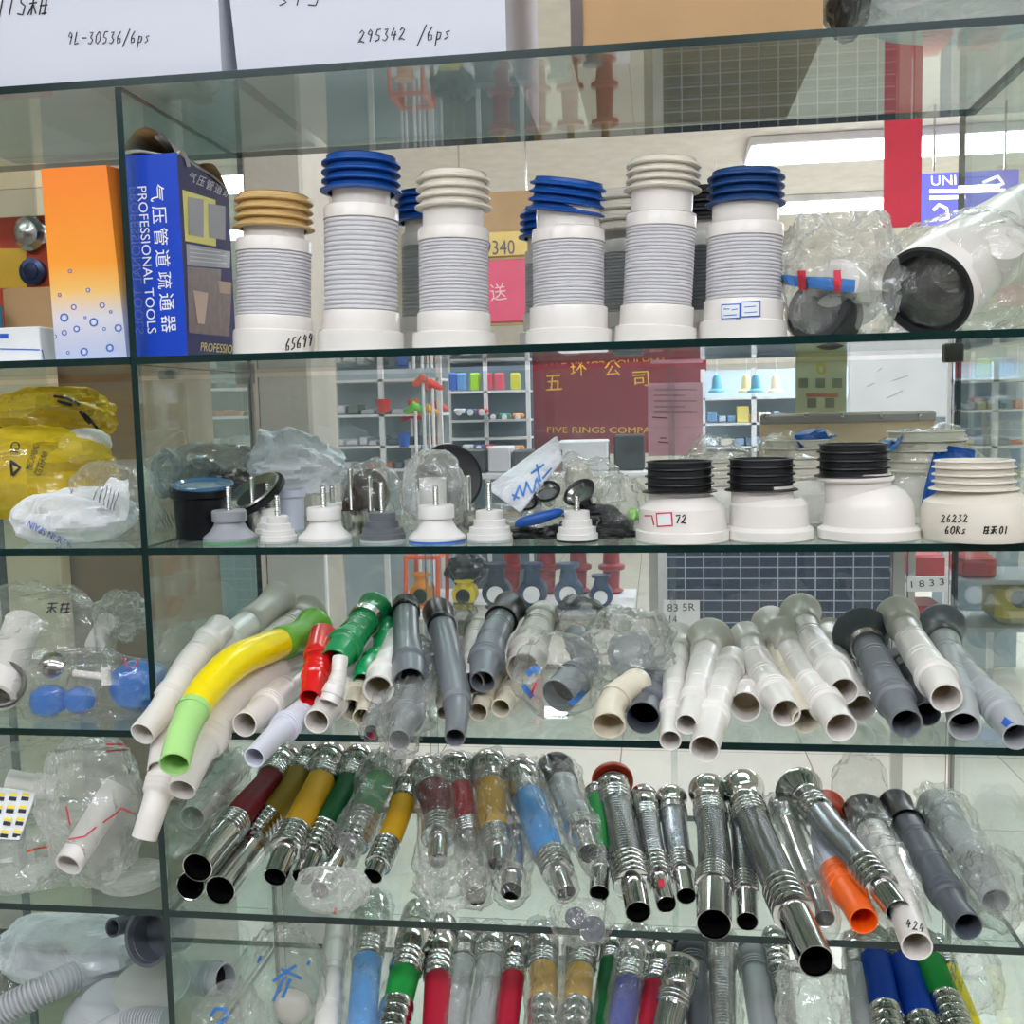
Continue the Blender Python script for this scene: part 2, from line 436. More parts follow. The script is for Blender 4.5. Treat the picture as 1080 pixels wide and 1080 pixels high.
M['film_yellow'] = film_mat('film_yellow', .42, (232, 200, 50), tint=(.97, .9, .5), scale=12)
M['film_white'] = film_mat('film_white', .60, (236, 238, 242), scale=18)
M['film_blue'] = film_mat('film_blue', .45, (20, 110, 190), tint=(.3, .6, .9), scale=18)

# ---------------------------------------------------------------- the shop room
def struct(o): o['kind'] = 'structure'; return o
X0, X1, YB, YF, ZC = -4.2, 5.2, 9.6, -3.0, 2.95
def tile_mat(name, c1, c2, size, groove):
    t = NT(name); b = t.n('ShaderNodeBsdfPrincipled'); t.l(b.outputs[0], t.out.inputs[0]); b.inputs['Roughness'].default_value = .22
    tc = t.n('ShaderNodeTexCoord'); br = t.n('ShaderNodeTexBrick'); br.offset = 0; br.inputs['Scale'].default_value = 1
    br.inputs['Brick Width'].default_value = size; br.inputs['Row Height'].default_value = size; br.inputs['Mortar Size'].default_value = groove
    br.inputs['Color1'].default_value = rgb(*c1); br.inputs['Color2'].default_value = rgb(*c2); br.inputs['Mortar'].default_value = rgb(150, 146, 138)
    t.l(tc.outputs['Object'], br.inputs['Vector']); t.l(br.outputs['Color'], b.inputs['Base Color'])
    return t.m
floor_m = tile_mat('floor_tile', (232, 226, 214), (228, 222, 211), .8, .003)
wall_m = mat('wall_paint', (222, 218, 206), .8)
ceil_m = mat('ceiling_paint', (232, 228, 214), .85)
o = struct(MB().box((X0, YF, -.05), (X1, YB, 0)).build('floor', floor_m, smooth=False))
o = struct(MB().box((X0, YF, ZC), (X1, YB, ZC+.05)).build('ceiling', ceil_m, smooth=False))
struct(MB().box((X0, YB, 0), (X1, YB+.1, ZC)).build('wall_back', wall_m, smooth=False))
struct(MB().box((X0, YF-.1, 0), (X1, YF, ZC)).build('wall_front', mat('front_paint', (150, 148, 144), .8), smooth=False))
struct(MB().box((X0-.1, YF, 0), (X0, YB, ZC)).build('wall_left', wall_m, smooth=False))
struct(MB().box((X1, YF, 0), (X1+.1, YB, ZC)).build('wall_right', wall_m, smooth=False))
lamp_on = emit_mat('light_tube', (240, 246, 255), LAMP_POWER)
lamp_case = mat('lamp_case', (235, 235, 235), .5)
def lamp(x, y, L, W, label, alongx=True):
    t = thing('ceiling_light', label, 'ceiling light', (x, y, ZC-.06), 'ceiling lights over the shop aisles')
    a, b = (L/2, W/2) if alongx else (W/2, L/2)
    MB().bbox((x-a-.02, y-b-.02, ZC-.05), (x+a+.02, y+b+.02, ZC-.0005), .006).build('housing', lamp_case, t)
    MB().box((x-a, y-b, ZC-.06), (x+a, y+b, ZC-.0505)).build('diffuser', lamp_on, t, smooth=False)
    return t
lamp(.2, -.95, 1.5, .07, 'long light over the aisle in front of the cabinet, left one')
lamp(2.1, -.95, 1.5, .07, 'long light over the aisle in front of the cabinet, right one')
lamp(-1.9, -.95, 1.5, .07, 'long light over the aisle in front of the cabinet, far left one')
lamp(-.4, -2.1, 1.9, .30, 'added fill light near the front wall, left one')  # wide fill panels added behind the camera to brighten the cabinet inside
lamp(1.9, -2.1, 1.9, .30, 'added fill light near the front wall, right one')
lamp(2.5, 4.9, 2.6, .45, 'bright wide light strip behind the cabinet, seen above the red banner side')
lamp(-.6, 2.4, 1.5, .22, 'light strip behind the cabinet to the left')
lamp(2.9, 6.6, 2.8, .4, 'bright light strip far back on the right')
lamp(-.9, 6.2, 1.8, .2, 'light strip far back on the left')
lamp(.9, 1.3, 1.6, .22, 'light strip just behind the glass cabinet')
# unseen dark shelves, added behind the camera for contrast in the chrome
t = thing('contrast_shelving', 'unseen dark shelving unit added across the aisle for reflections in the chrome', 'shelf', (.7, YF+.3, 0))
mb = MB()
for k in range(6): mb.box((-.9, YF+.02, .25+k*.38), (2.4, YF+.42, .28+k*.38))
mb.build('shelf_board', mat('shelf_grey', (120, 120, 124), .5), t, smooth=False)
for k in range(4): MB().box((-.9+k*1.08, YF+.40, 0), (-.86+k*1.08, YF+.44, 2.3)).build('upright', M['black_plastic'], t, smooth=False)

# ---------------------------------------------------------------- the glass display cabinet
SW, SD = 1.125, .396                       # bay width, depth
XL = -1.05                                 # left bay runs out of the frame
SZ = {0: 1.949, 1: 1.600, 2: 1.350, 3: 1.102, 4: .851, 5: .600, 6: .33}
TH = .0048
def top(i): return SZ[i]+TH
cab = thing('glass_display_cabinet', 'glass shop display cabinet with dark green shelf edges, two bays wide', 'display cabinet', (SW/2, SD/2, .1))
def pane(name, a, b, mface, root, front=True, label=None):
    """glass slab: clear faces, dark green cut edges"""
    mb = MB().box(a, b)
    d = [b[i]-a[i] for i in range(3)]; thin = d.index(min(d))
    pairs = {0: (3, 5), 1: (2, 4), 2: (0, 1)}[thin]
    mb.M = [0 if i in pairs else 1 for i in range(6)]
    return mb.build(name, [mface, M['edge']], root, smooth=False, label=label)
for k in range(7):
    if k == 0: pane('shelf', (XL, 0, SZ[0]-TH), (SW+.02, SD, SZ[0]+TH), M['shelf_glass'], cab)
    else:
        pane('shelf', (TH, 0, SZ[k]-TH), (SW-.012, SD-.004, SZ[k]+TH), M['shelf_glass'], cab)
        pane('shelf', (XL+.012, 0, SZ[k]-TH), (-TH, SD-.004, SZ[k]+TH), M['shelf_glass'], cab)
pane('divider', (-TH+.0002, .001, .12), (TH-.0002, SD, SZ[0]-TH-.0005), M['glass_side'], cab)
pane('side_panel', (SW, .001, .12), (SW+.0096, SD+.008, SZ[0]-TH-.0005), M['glass_side'], cab)
pane('side_panel', (XL, .001, .12), (XL+.0096, SD+.008, SZ[0]-TH-.0005), M['glass_side'], cab)
for (a, b, y) in ((.012, .30, SD+.004), (.285, .70, SD+.013), (.69, SW-.004, SD+.004), (XL+.01, -.55, SD+.004), (-.56, -.008, SD+.013)):
    for (z0, z1) in ((SZ[6], SZ[2]-.006), (SZ[2]+.004, SZ[1]-.012), (SZ[1]+.01, SZ[0]-.03)):
        if z0 > SZ[1] and a > 0: continue
        pane('back_door', (a, y, z0), (b, y+.005, z1), M['glass_back'], cab)
MB().box((XL, SD+.02, .05), (SW+.01, SD+.03, .12)).build('base_rail', M['steel'], cab, smooth=False)
MB().bbox((XL-.02, -.03, 0), (SW+.03, SD+.05, .12), .004).build('plinth', mat('plinth', (170, 166, 158), .6), cab)
MB().bbox((XL+.012, .01, .12), (SW-.004, SD, .325), .004).build('cupboard_box', mat('cupboard', (190, 188, 180), .6), cab)
def clip(px, py, Y, w=.020, h=.026):
    P = atY(px, py, Y); MB().bbox((P[0]-w/2*1.4, Y-.004, P[2]-h/2), (P[0]+w/2*1.4, Y+.016, P[2]+h/2), .002).build('hinge_clip', M['dark_steel'], cab, label='small dark metal clip')
clip(257, 397, SD-.004); clip(1006, 373, SD-.004); clip(176, 392, SD-.03)
# ---------------------------------------------------------------- flexible waste pipes
rnd = random.Random(7)
def ring_bulge(t0, t1, r, n=3, k=1.1, e=.006):
    """n rounded rings between t0 and t1"""
    out = []
    for i in range(n):
        a = t0+(t1-t0)*i/n; w = (t1-t0)/n
        out += [(a, r), (a+w*.1, r*k*.97), (a+w*.3, r*k), (a+w*.7, r*k), (a+w*.9, r*k*.97), (a+w*.98, r)]
    return out
def world_pts(pts, row, yf=None, yb=.33, lift=0, ys=None):
    """pts: (px, py, r_px) from the open front end to the back. Gives points and radii in metres."""
    zs = top(row)
    P0, r0 = rest(pts[0][0], pts[0][1], pts[0][2]*1.06, zs+lift+.0008)
    if yf is not None: P0 = atY(pts[0][0], pts[0][1], yf)
    Pb = atY(pts[-1][0], pts[-1][1], yb)
    d0, d1 = depth(P0), depth(Pb); out = []; n = len(pts)
    L = [0]
    for i in range(1, n): L.append(L[-1]+math.hypot(pts[i][0]-pts[i-1][0], pts[i][1]-pts[i-1][1]))
    for i, p in enumerate(pts):
        if ys: P = atY(p[0], p[1], ys[i])
        elif i == 0: P = P0
        elif i == n-1: P = Pb
        else:
            t = L[i]/L[-1]; dd = 1/((1-t)/d0+t/d1); P = CAM+ray(p[0], p[1])*dd
        out.append(P)
    return out, [p[2]*1.05*px2m(P) for p, P in zip(pts, out)]
class Pipe:
    def __init__(s, name, label, cat, group, pts, row, yf=None, yb=.33, lift=0, ys=None):
        P, R = world_pts(pts, row, yf, yb, lift, ys)
        s.path = Path(P); c = [0]
        for i in range(1, len(P)): c.append(c[-1]+np.linalg.norm(P[i]-P[i-1]))
        s.rt = [v/c[-1] for v in c]; s.rr = R
        s.root = thing(name, label, cat, (P[0][0], P[0][1], min(p[2] for p in P)-R[0]), group); s.objs = []
    def r(s, t): return float(np.interp(t, s.rt, s.rr))
    def part(s, name, st, m, cap0=False, cap1=False, segs=26, label=None, of=None):
        V, F, uv = s.path.sweep(st, segs, cap0, cap1)
        o = mk(name, V, F, m, of or s.root, uv=uv, sharp=38, label=label); s.objs.append(o)
        return o
    def lin_(s, t0, t1, k=1.0, n=8): return [(t0+(t1-t0)*i/n, s.r(t0+(t1-t0)*i/n)*k) for i in range(n+1)]
    def mouth(s, k, m, deep=.12, wall=.9, name='bore', t1=0):
        """dark hollow of the open front end"""
        r = s.r(0)*k*wall
        s.part(name, [(0.001, r), (deep, r), (deep, .001)], m, segs=24)
FL = {'cone': [(0, 1), (.25, 1.05), (.6, 1.9), (.85, 2.6), (.95, 2.75), (1, 2.7), (1.0, 2.3), (.9, 1.9)]}
def pvc(name, label, col, pts, row=3, cat='waste pipe', group='plastic waste pipes piled on the third shelf', spig=.2, coll=.28, neck=.82, flare=None, ribbed=False, bore=None, fcol=None, wall=.88, clampring=None, ecol=None, bag=None, rings=True, step=.9, flen=None, **kw):
    p = Pipe(name, label, cat, group, pts, row, **kw)
    m = M[col]; hm = M[fcol or col]; em = M[ecol or col]
    L = p.path.L; r0 = p.r(0)
    deep = min(.07/L, .3)
    st = [(deep, r0*wall), (.0, r0*wall), (-.0006/L, r0*.94), (0, r0), (.006/L, r0)] + p.lin_(.01/L, spig, 1, 5)
    sp_ = p.part('spigot', st, em)
    b = M[bore] if bore else (M['cream_bore'] if col.startswith(('white', 'cream', 'milky', 'lilac')) else M['dark_shade_bore'])
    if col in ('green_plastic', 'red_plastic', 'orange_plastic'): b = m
    p.part('bore', [(deep*.55, r0*wall*.98), (deep, r0*wall*.98), (deep, .0008)], b, of=sp_)
    ra, rb = p.r(spig), p.r(coll)
    k = 1.16 if rings else 1.06
    p.part('collar', [(spig-.004/L, ra), (spig-.001/L, ra*k*.96), (spig, ra*k)]+[x for j in range(3) for x in ((spig+(coll-spig)*(j+1)/3-.006/L, (ra+(rb-ra)*(j+1)/3)*k), (spig+(coll-spig)*(j+1)/3-.0055/L, (ra+(rb-ra)*(j+1)/3)*k*.965), (spig+(coll-spig)*(j+1)/3-.002/L, (ra+(rb-ra)*(j+1)/3)*k*.965), (spig+(coll-spig)*(j+1)/3-.0015/L, (ra+(rb-ra)*(j+1)/3)*k*(1 if j < 2 else .97)))]+[(coll, rb*k*.97), (coll+.002/L, rb*1.0)], em)
    hs = []
    if ribbed:
        n = int((neck-coll)*L/.0045)
        for i in range(n):
            t = coll+(neck-coll)*i/n; w = (neck-coll)/n
            hs += [(t, p.r(t)*1.0), (t+w*.35, p.r(t)*1.05), (t+w*.65, p.r(t)*1.05)]
        hs.append((neck, p.r(neck)))
    else: 
        n = 14
        for i in range(n+1):
            t = coll+(neck-coll)*i/n; hs.append((t, p.r(t)))
            if rings and i in (3, 4, 9, 10): hs += [(t+.0006/L, p.r(t)*.965), (t+.004/L, p.r(t)*.965), (t+.0046/L, p.r(t))]
    p.part('hose', hs, m)
    rn = p.r(neck); rl = p.r(1)
    if flare:
        R = flare*px2m(p.path.pos(1)); fl = .045/L if flen is None else flen/L
        a = 1-fl
        st = [(neck-.004/L, rn*1.02), (neck, rn*1.14), (neck+.012/L, rn*1.14), (neck+.013/L, rn*1.08)]
        if neck+.02/L < a: st += [(a, rn*1.05)]
        a = max(a, neck+.015/L)
        for u, v in ((.15, .06), (.4, .28), (.65, .6), (.85, .92), (.95, 1)): st.append((a+(1-a)*u, rn*1.05+(R-rn*1.05)*v))
        st += [(1, R*.99), (1, R*.9), (a+(1-a)*.7, rn*1.1), (a, rn*.7), (a, .001)]
        p.part('flare', st, hm, label=('dark flared end' if fcol and 'black' in fcol else None))
    else:
        p.part('back_socket', [(neck-.004/L, rn*1.02), (neck, rn*1.13), (neck+.01/L, rn*1.13), (neck+.012/L, rn*1.06), (.97, rl*1.06), (.99, rl), (1, rl*.9), (1, .001)], hm)
    if clampring: p.part('clamp_ring', [(neck-.002/L, rn*1.1), (neck-.002/L, rn*1.2), (neck+.012/L, rn*1.2), (neck+.012/L, rn*1.1)], M[clampring], label='shiny ring')
    if bag: bag_on(p, **bag)
    return p
def bag_on(p, mat_='film', k=1.35, amp=.35, t0=-.12, t1=1.05, tail=True, seed=None, flat=.8, rmin=0, name='plastic_bag', segs=36, n=46):
    sd = rnd.random()*50 if seed is None else seed
    L = p.path.L
    zmin = None
    def rad(t, a, c):
        q = Vector((math.cos(a)*1.6+sd, math.sin(a)*1.6, t*3.2))
        v = noise.noise(q)*.8 + .4-abs(noise.noise(q*1.5+Vector((7, 3, 1))))*1.5 + (.2-abs(noise.noise(q*3.2)))*.5
        e = 1.0
        return max(.62, 1+amp*v)*e
    st = []
    for i in range(n+1):
        t = t0+(t1-t0)*i/n
        base = max(p.r(min(max(t, 0), 1))*k, rmin)
        if t > .9 and hasattr(p, 'flr'): base = max(base, p.flr*1.08)
        e = 1
        if tail and t < .0: e = 1-.65*(t/t0)**1.3 if t0 < 0 else 1
        if t > t1-.06: e = max(.05, math.sqrt(max(0, (t1-t)/.06)))
        st.append((t, base*e))
    V, F, uv = p.path.sweep(st, segs, False, True, rad=rad)
    o = mk(name, V, F, M[mat_], p.root, uv=uv, sharp=30, label='clear plastic bag'); p.objs.append(o); p.bag = o
    return o
def chrome(name, label, hose, pts, row=4, cat='waste pipe', group='chrome ended waste pipes laid on the fourth shelf', a=.2, b=.3, c=.8, d=.86, back='nut', gasket=None, flare=None, tipk=1.0, colk=1.2, bag=None, collar2='chrome', tipmat='chrome', hk=1.0, stripes=None, **kw):
    """tip tube, ringed collar, hose, back collar, back nut or funnel"""
    p = Pipe(name, label, cat, group, pts, row, **kw); L = p.path.L; r0 = p.r(0)*tipk
    ch = M[tipmat]; deep = min(.06/L, a*.8)
    sp_ = p.part('tip_tube', [(.01, r0*.93), (0, r0*.93), (-.0005/L, r0*.97), (0, r0), (a*.5, r0*1.0), (a, r0*1.02)], ch)
    p.part('bore', [(.004/L, r0*.925), (deep, r0*.92), (deep, .0008)], M['black_shade_bore'], of=sp_)
    rc = p.r(b)
    st = [(a-.004/L, r0*.99), (a, r0*1.03)] + ring_bulge(a+.001, b, rc*1.02, 5, 1+(colk-1)*.8) + [(b+.002/L, rc*1.02)]
    p.part('front_collar', st, ch)
    hs = [(b+(c-b)*i/16, p.r(b+(c-b)*i/16)*hk) for i in range(17)]
    if hose == 'chrome_ribbed':
        n = max(10, int((c-b)*L/.0058)); hs = []
        for i in range(n):
            t = b+(c-b)*i/n; w = (c-b)/n; rr = p.r(t)
            hs += [(t, rr*.968), (t+w*.3, rr*1.008), (t+w*.7, rr*1.008)]
        hs.append((c, p.r(c)))
    if stripes:
        n = len(stripes)
        for i, sc in enumerate(stripes):
            t0_, t1_ = b+(c-b)*i/n, b+(c-b)*(i+1)/n
            p.part('hose_band', p.lin_(t0_, t1_, 1, 4), M[sc])
    else: p.part('hose', hs, M[hose])
    rd = p.r(c)
    p.part('back_collar', [(c-.003/L, rd)]+ring_bulge(c, d, rd*1.04, 3, 1.1)+[(d+.002/L, rd)], M[collar2])
    re_ = p.r(1)
    if flare:
        R = flare*px2m(p.path.pos(1)); st = [(d, rd*.95)]
        for u, v in ((.12, 0), (.2, .3), (.3, .32), (.45, .22), (.6, .5), (.8, .88), (.93, 1), (1, 1), (1, .9), (.8, .7), (.6, .1)):
            st.append((d+(1-d)*u, rd*.95+(R-rd*.95)*v))
        st.append((d+(1-d)*.6, .001))
        p.part('funnel', st, M[collar2]); p.flr = R
    else:
        p.part('back_nut', [(d, rd*.98), (d+(1-d)*.1, re_*1.08), (d+(1-d)*.18, re_*1.16), (d+(1-d)*.5, re_*1.18), (d+(1-d)*.55, re_*1.05), (d+(1-d)*.62, re_*1.05), (d+(1-d)*.66, re_*1.2), (.97, re_*1.2), (1, re_*1.05), (1, .001)], M[collar2])
    if gasket:
        R = (gasket[1])*px2m(p.path.pos(1))
        p.part('gasket', [(1.002, R*.55), (.985, R*.96), (.99, R), (1.015, R), (1.02, R*.9), (1.012, .001)], M[gasket[0]], label=gasket[2])
    if bag: bag_on(p, **bag)
    return p
G3 = 'plastic waste pipes piled on the third shelf'
pvc('waste_pipe', 'white pipe hidden under the yellow one, stub end at the far left', 'white_pvc', [(150, 774, 13), (172, 748, 14), (200, 700, 14), (235, 660, 14)], yf=-.06, yb=.16, spig=.3, coll=.36)
pvc('waste_pipe', 'long bent white pipe left of the yellow pipe, funnel top against the back', 'white_pvc', [(169, 812, 13), (179, 765, 15), (194, 727, 15), (220, 693, 15), (246, 670, 14), (271, 651, 14), (296, 630, 14)], flare=19, fcol='milky_pvc', yf=-.065, spig=.3, coll=.31, neck=.78, yb=.34)
pvc('waste_pipe', 'white pipe drooping lowest, its end hanging in front of the fourth shelf bags', 'white_pvc', [(152, 884, 12.5), (163, 850, 13), (172, 822, 15), (180, 795, 14), (210, 745, 13)], ys=[-.10, -.085, -.06, -.035, .03], spig=.3, coll=.42, neck=.9)
pvc('waste_pipe', 'yellow pipe with light green open end and green funnel top', 'yellow_plastic', [(184, 806, 15.5), (195, 768, 15.5), (215, 731, 17), (247, 699, 17.5), (285, 682, 16), (312, 673, 14), (333, 660, 13)], ecol='lime_plastic', fcol='leaf_plastic', spig=.235, coll=.245, neck=.78, flare=21, bore='leaf_plastic', yf=-.16, yb=.22, rings=False)
pvc('waste_pipe', 'white finely ribbed pipe directly under the yellow pipe', 'white_pvc', [(192, 833, 14), (207, 800, 15), (222, 776, 17), (240, 742, 18), (271, 716, 17), (305, 695, 16), (330, 678, 15)], yf=-.10, yb=.24, ribbed=True, spig=.22, coll=.3, neck=.72)
pvc('waste_pipe', 'white pipe behind with milky funnel top beside the green funnel', 'milky_pvc', [(262, 700, 14), (290, 672, 13), (327, 648, 14)], flare=22, fcol='milky_pvc', yf=.17, yb=.36)
pvc('waste_pipe', 'white pipe with wide collar right of the ribbed white pipe', 'white_pvc', [(258, 764, 13), (276, 750, 15), (295, 731, 15), (325, 704, 14), (345, 690, 13)], spig=.2, coll=.26)
pvc('waste_pipe', 'thin lilac white pipe pointing lower left under the red pipe', 'lilac_pvc', [(268, 799, 11), (291, 775, 11.5), (303, 765, 14), (330, 744, 14), (352, 722, 13)], yf=-.09, yb=.16, spig=.35, coll=.4)
p = pvc('waste_pipe', 'short bright red pipe with bulbous top', 'red_plastic', [(327, 736, 11), (331, 722, 13), (335, 700, 12), (336, 686, 14), (342, 668, 14)], lift=.03, spig=.3, coll=.5, neck=.6, yf=.04, yb=.16)
pvc('waste_pipe', 'large green pipe with a shiny ring under its funnel top', 'green_plastic', [(352, 698, 15), (362, 683, 17), (377, 664, 15), (389, 649, 14), (396, 641, 13)], flare=19, clampring='steel', yf=.10, yb=.26, spig=.22, coll=.3, neck=.72, flen=.03)
pvc('waste_pipe', 'smaller green pipe curving down behind the large green one', 'green_plastic', [(382, 719, 10), (388, 704, 12), (404, 690, 12), (408, 670, 14), (408, 656, 13)], yf=.10, yb=.27, spig=.3, coll=.4)
pvc('waste_pipe', 'small white pipe in front of the green mouths, narrow neck', 'white_pvc', [(347, 741, 10), (353, 726, 10), (357, 712, 8), (359, 692, 6)], yf=.015, yb=.05, spig=.2, coll=.34, neck=.8)
pvc('waste_pipe', 'white open ended pipe under the small narrow necked one', 'white_pvc', [(334, 761, 13), (350, 742, 14), (375, 715, 14), (395, 695, 14)], yb=.26)
pvc('waste_pipe', 'cream pipe mouth between the white ones, left of the large ringed mouth', 'cream_pvc', [(370, 748, 12), (378, 728, 12), (392, 700, 12), (400, 684, 12)], yb=.26)
pvc('waste_pipe', 'narrow cream pipe mouth below the large ringed mouth', 'cream_pvc', [(382, 757, 10), (392, 735, 11), (410, 700, 11)], yb=.25)
pvc('waste_pipe', 'wide white pipe mouth with inner rings left of the first grey pipe', 'white_pvc', [(399, 727, 16), (408, 705, 15), (418, 682, 14), (424, 668, 13)], lift=.025, yb=.25, wall=.84)
pvc('waste_pipe', 'grey pipe with black cap, first of the two leaning side by side', 'grey_pvc', [(432, 719, 16), (431, 700, 17), (429, 678, 13.5), (428, 650, 13), (428, 637, 13)], lift=.035, spig=.18, coll=.25, neck=.86, yb=.28, fcol='black_plastic', bore='black_shade_bore', wall=.93, rings=False)
pvc('waste_pipe', 'long grey pipe with black top reaching over the shelf edge', 'grey_pvc', [(480, 778, 10.5), (482, 757, 12), (481, 733, 15), (475, 700, 14.5), (467, 665, 13), (461, 643, 15)], spig=.2, coll=.24, neck=.83, fcol='black_plastic', bore='black_shade_bore', lift=.004, yb=.3, rings=False)
pvc('waste_pipe', 'grey pipe leaning right with dark flared funnel top', 'grey_pvc', [(509, 719, 13), (512, 700, 16), (519, 675, 15.5), (531, 650, 14), (538, 640, 12)], flare=18, fcol='black_plastic', clampring='dark_steel', lift=.035, spig=.22, coll=.32, neck=.78, yb=.29, bore='black_shade_bore', flen=.03)
pvc('waste_pipe', 'beige frosted pipe leaning behind the dark flared grey one', 'milky_pvc', [(498, 720, 12), (501, 690, 13), (505, 655, 13)], lift=.03, yb=.34)
pvc('waste_pipe', 'slim cream pipe mouth on the shelf below the dark flared grey pipe', 'cream_pvc', [(504, 751, 10), (515, 728, 10), (530, 700, 10)], yb=.24)
pvc('waste_pipe', 'slim cream pipe mouth next to the bagged elbow', 'cream_pvc', [(528, 747, 10), (540, 728, 11), (556, 705, 11)], yb=.24)
pvc('waste_pipe', 'tiny cream pipe mouth in the shadow between grey pipes', 'cream_pvc', [(468, 752, 7), (470, 720, 9), (472, 690, 10)], yb=.3)
p = pvc('waste_pipe', 'small bagged grey pipe with red paper slip in its mouth', 'grey_pvc', [(392, 772, 8), (405, 750, 11), (425, 720, 12)], yb=.2, bag=dict(k=1.5, t0=-.08))
patch_on('paper_slip', p.objs[:2], [(390, 769), (398, 770), (397, 782), (389, 779)], M['red_ink'], p.root, label='red paper slip')
pvc('waste_pipe', 'grey pipe in a loose clear bag hanging over the shelf edge', 'grey_pvc', [(421, 780, 11), (430, 755, 15), (442, 720, 14), (455, 690, 13)], yb=.25, bag=dict(k=1.6, amp=.5, t0=-.12))
pvc('waste_pipe', 'grey elbow pipe with wide mouth inside a printed clear bag', 'grey_pvc', [(589, 734, 19), (600, 722, 18), (617, 702, 14), (612, 685, 12), (606, 668, 12)], lift=.008, yb=.2, spig=.3, coll=.36, bore='black_shade_bore', wall=.93)
pvc('waste_pipe', 'beige frosted pipe with round top behind the bagged elbow', 'milky_pvc', [(552, 705, 18), (560, 680, 18), (570, 655, 15), (573, 645, 13)], lift=.03, yb=.32)
pvc('waste_pipe', 'short white ribbed pipe bending right with wide cream mouth', 'cream_pvc', [(642, 765, 17), (643, 748, 15), (655, 731, 14), (675, 719, 14)], yb=.1, spig=.45, coll=.5, neck=.85, ribbed=True)
pvc('waste_pipe', 'dark grey pipe mouth beside the wide cream mouth', 'slate_pvc', [(678, 757, 17), (685, 735, 16), (697, 705, 14)], yb=.25, bore='black_shade_bore', wall=.93)
pvc('waste_pipe', 'white pipe with stepped end, first right of the crumpled bags', 'white_pvc', [(707, 781, 11), (709, 757, 12), (712, 725, 13), (714, 690, 12), (716, 672, 12)], flare=17, fcol='milky_pvc', flen=.03, yb=.31)
pvc('waste_pipe', 'white pipe with big domed milky funnel top', 'white_pvc', [(724, 764, 11), (732, 737, 13), (741, 703, 14), (749, 675, 15)], flare=25, fcol='milky_pvc', lift=.02, yb=.27)
pvc('waste_pipe', 'white pipe with long overhanging end between two funnel topped ones', 'white_pvc', [(743, 790, 15), (750, 762, 15), (758, 735, 14), (768, 705, 16), (772, 695, 15)], spig=.28, coll=.36, yb=.22)
pvc('waste_pipe', 'stub of white pipe with inner ring lying low on the shelf', 'white_pvc', [(786, 745, 16), (790, 728, 15), (795, 705, 13)], yb=.26)
pvc('waste_pipe', 'white pipe with grey funnel top left of the paired funnels', 'white_pvc', [(829, 752, 15), (815, 728, 16), (799, 700, 16), (786, 672, 15)], flare=18, fcol='milky_pvc', yb=.31, lift=.01, flen=.03)
pvc('waste_pipe', 'cream mouthed pipe lying low with a pale funnel behind', 'cream_pvc', [(850, 760, 14), (838, 730, 13), (824, 690, 13), (812, 657, 12)], flare=20, fcol='milky_pvc', yb=.35)
pvc('waste_pipe', 'curved white pipe with grey funnel, its mouth over the shelf edge', 'white_pvc', [(887, 767, 16), (872, 744, 16), (853, 718, 15), (836, 690, 13), (825, 670, 14)], flare=22, fcol='milky_pvc', lift=.008, yb=.27, flen=.035)
pvc('waste_pipe', 'white pipe with tall milky funnel highest on the back row', 'white_pvc', [(890, 729, 15), (880, 711, 17), (864, 687, 16), (852, 665, 13), (844, 646, 13)], flare=22, fcol='milky_pvc', lift=.035, yb=.33, spig=.2, coll=.26)
pvc('waste_pipe', 'white pipe mouth tucked low left of the big dark funnel', 'white_pvc', [(908, 747, 15), (895, 722, 14), (880, 690, 13), (872, 668, 12)], yb=.36)
pvc('waste_pipe', 'grey pipe with the biggest dark funnel top', 'grey_pvc', [(956, 763, 16), (943, 737, 18), (930, 712, 18), (916, 682, 15), (908, 668, 14)], flare=30, fcol='slate_pvc', clampring='steel', yb=.27, bore='black_shade_bore', spig=.2, coll=.3, flen=.04, lift=.008)
pvc('waste_pipe', 'dark grey pipe mouth between the big grey and the white pipe', 'slate_pvc', [(978, 753, 13), (965, 725, 12), (950, 692, 12)], yb=.3, bore='black_shade_bore')
pvc('waste_pipe', 'white pipe with milky funnel crossing between the two dark funnels', 'white_pvc', [(998, 736, 16), (988, 717, 18), (970, 690, 17), (957, 668, 15), (946, 650, 14)], flare=23, fcol='milky_pvc', lift=.04, yb=.28, spig=.18, coll=.24, flen=.03)
pvc('waste_pipe', 'grey pipe with dark green grey funnel, last but one on the right', 'light_grey_pvc', [(1017, 766, 16), (1013, 742, 16), (1004, 710, 15), (997, 680, 15), (993, 660, 14)], flare=25, fcol='slate_pvc', yb=.33, bore='black_shade_bore', spig=.25, coll=.3, flen=.035, lift=.005)
p = pvc('waste_pipe', 'light grey pipe running to the right frame edge with a blue sticker', 'light_grey_pvc', [(1073, 777, 15), (1056, 750, 16), (1035, 726, 14), (1012, 702, 13), (1004, 690, 13)], bore='black_shade_bore', yb=.22, spig=.22, coll=.4)
patch_on('sticker', p.objs[:3], [(1060, 756), (1069, 763), (1065, 770), (1056, 763)], M['blue_ink'], p.root, n=3, label='blue and white sticker')
pvc('waste_pipe', 'pale funnel top just visible left of the big dark funnel', 'milky_pvc', [(893, 705, 11), (880, 680, 11), (873, 664, 11)], flare=15, fcol='milky_pvc', yf=.28, yb=.385, flen=.02)
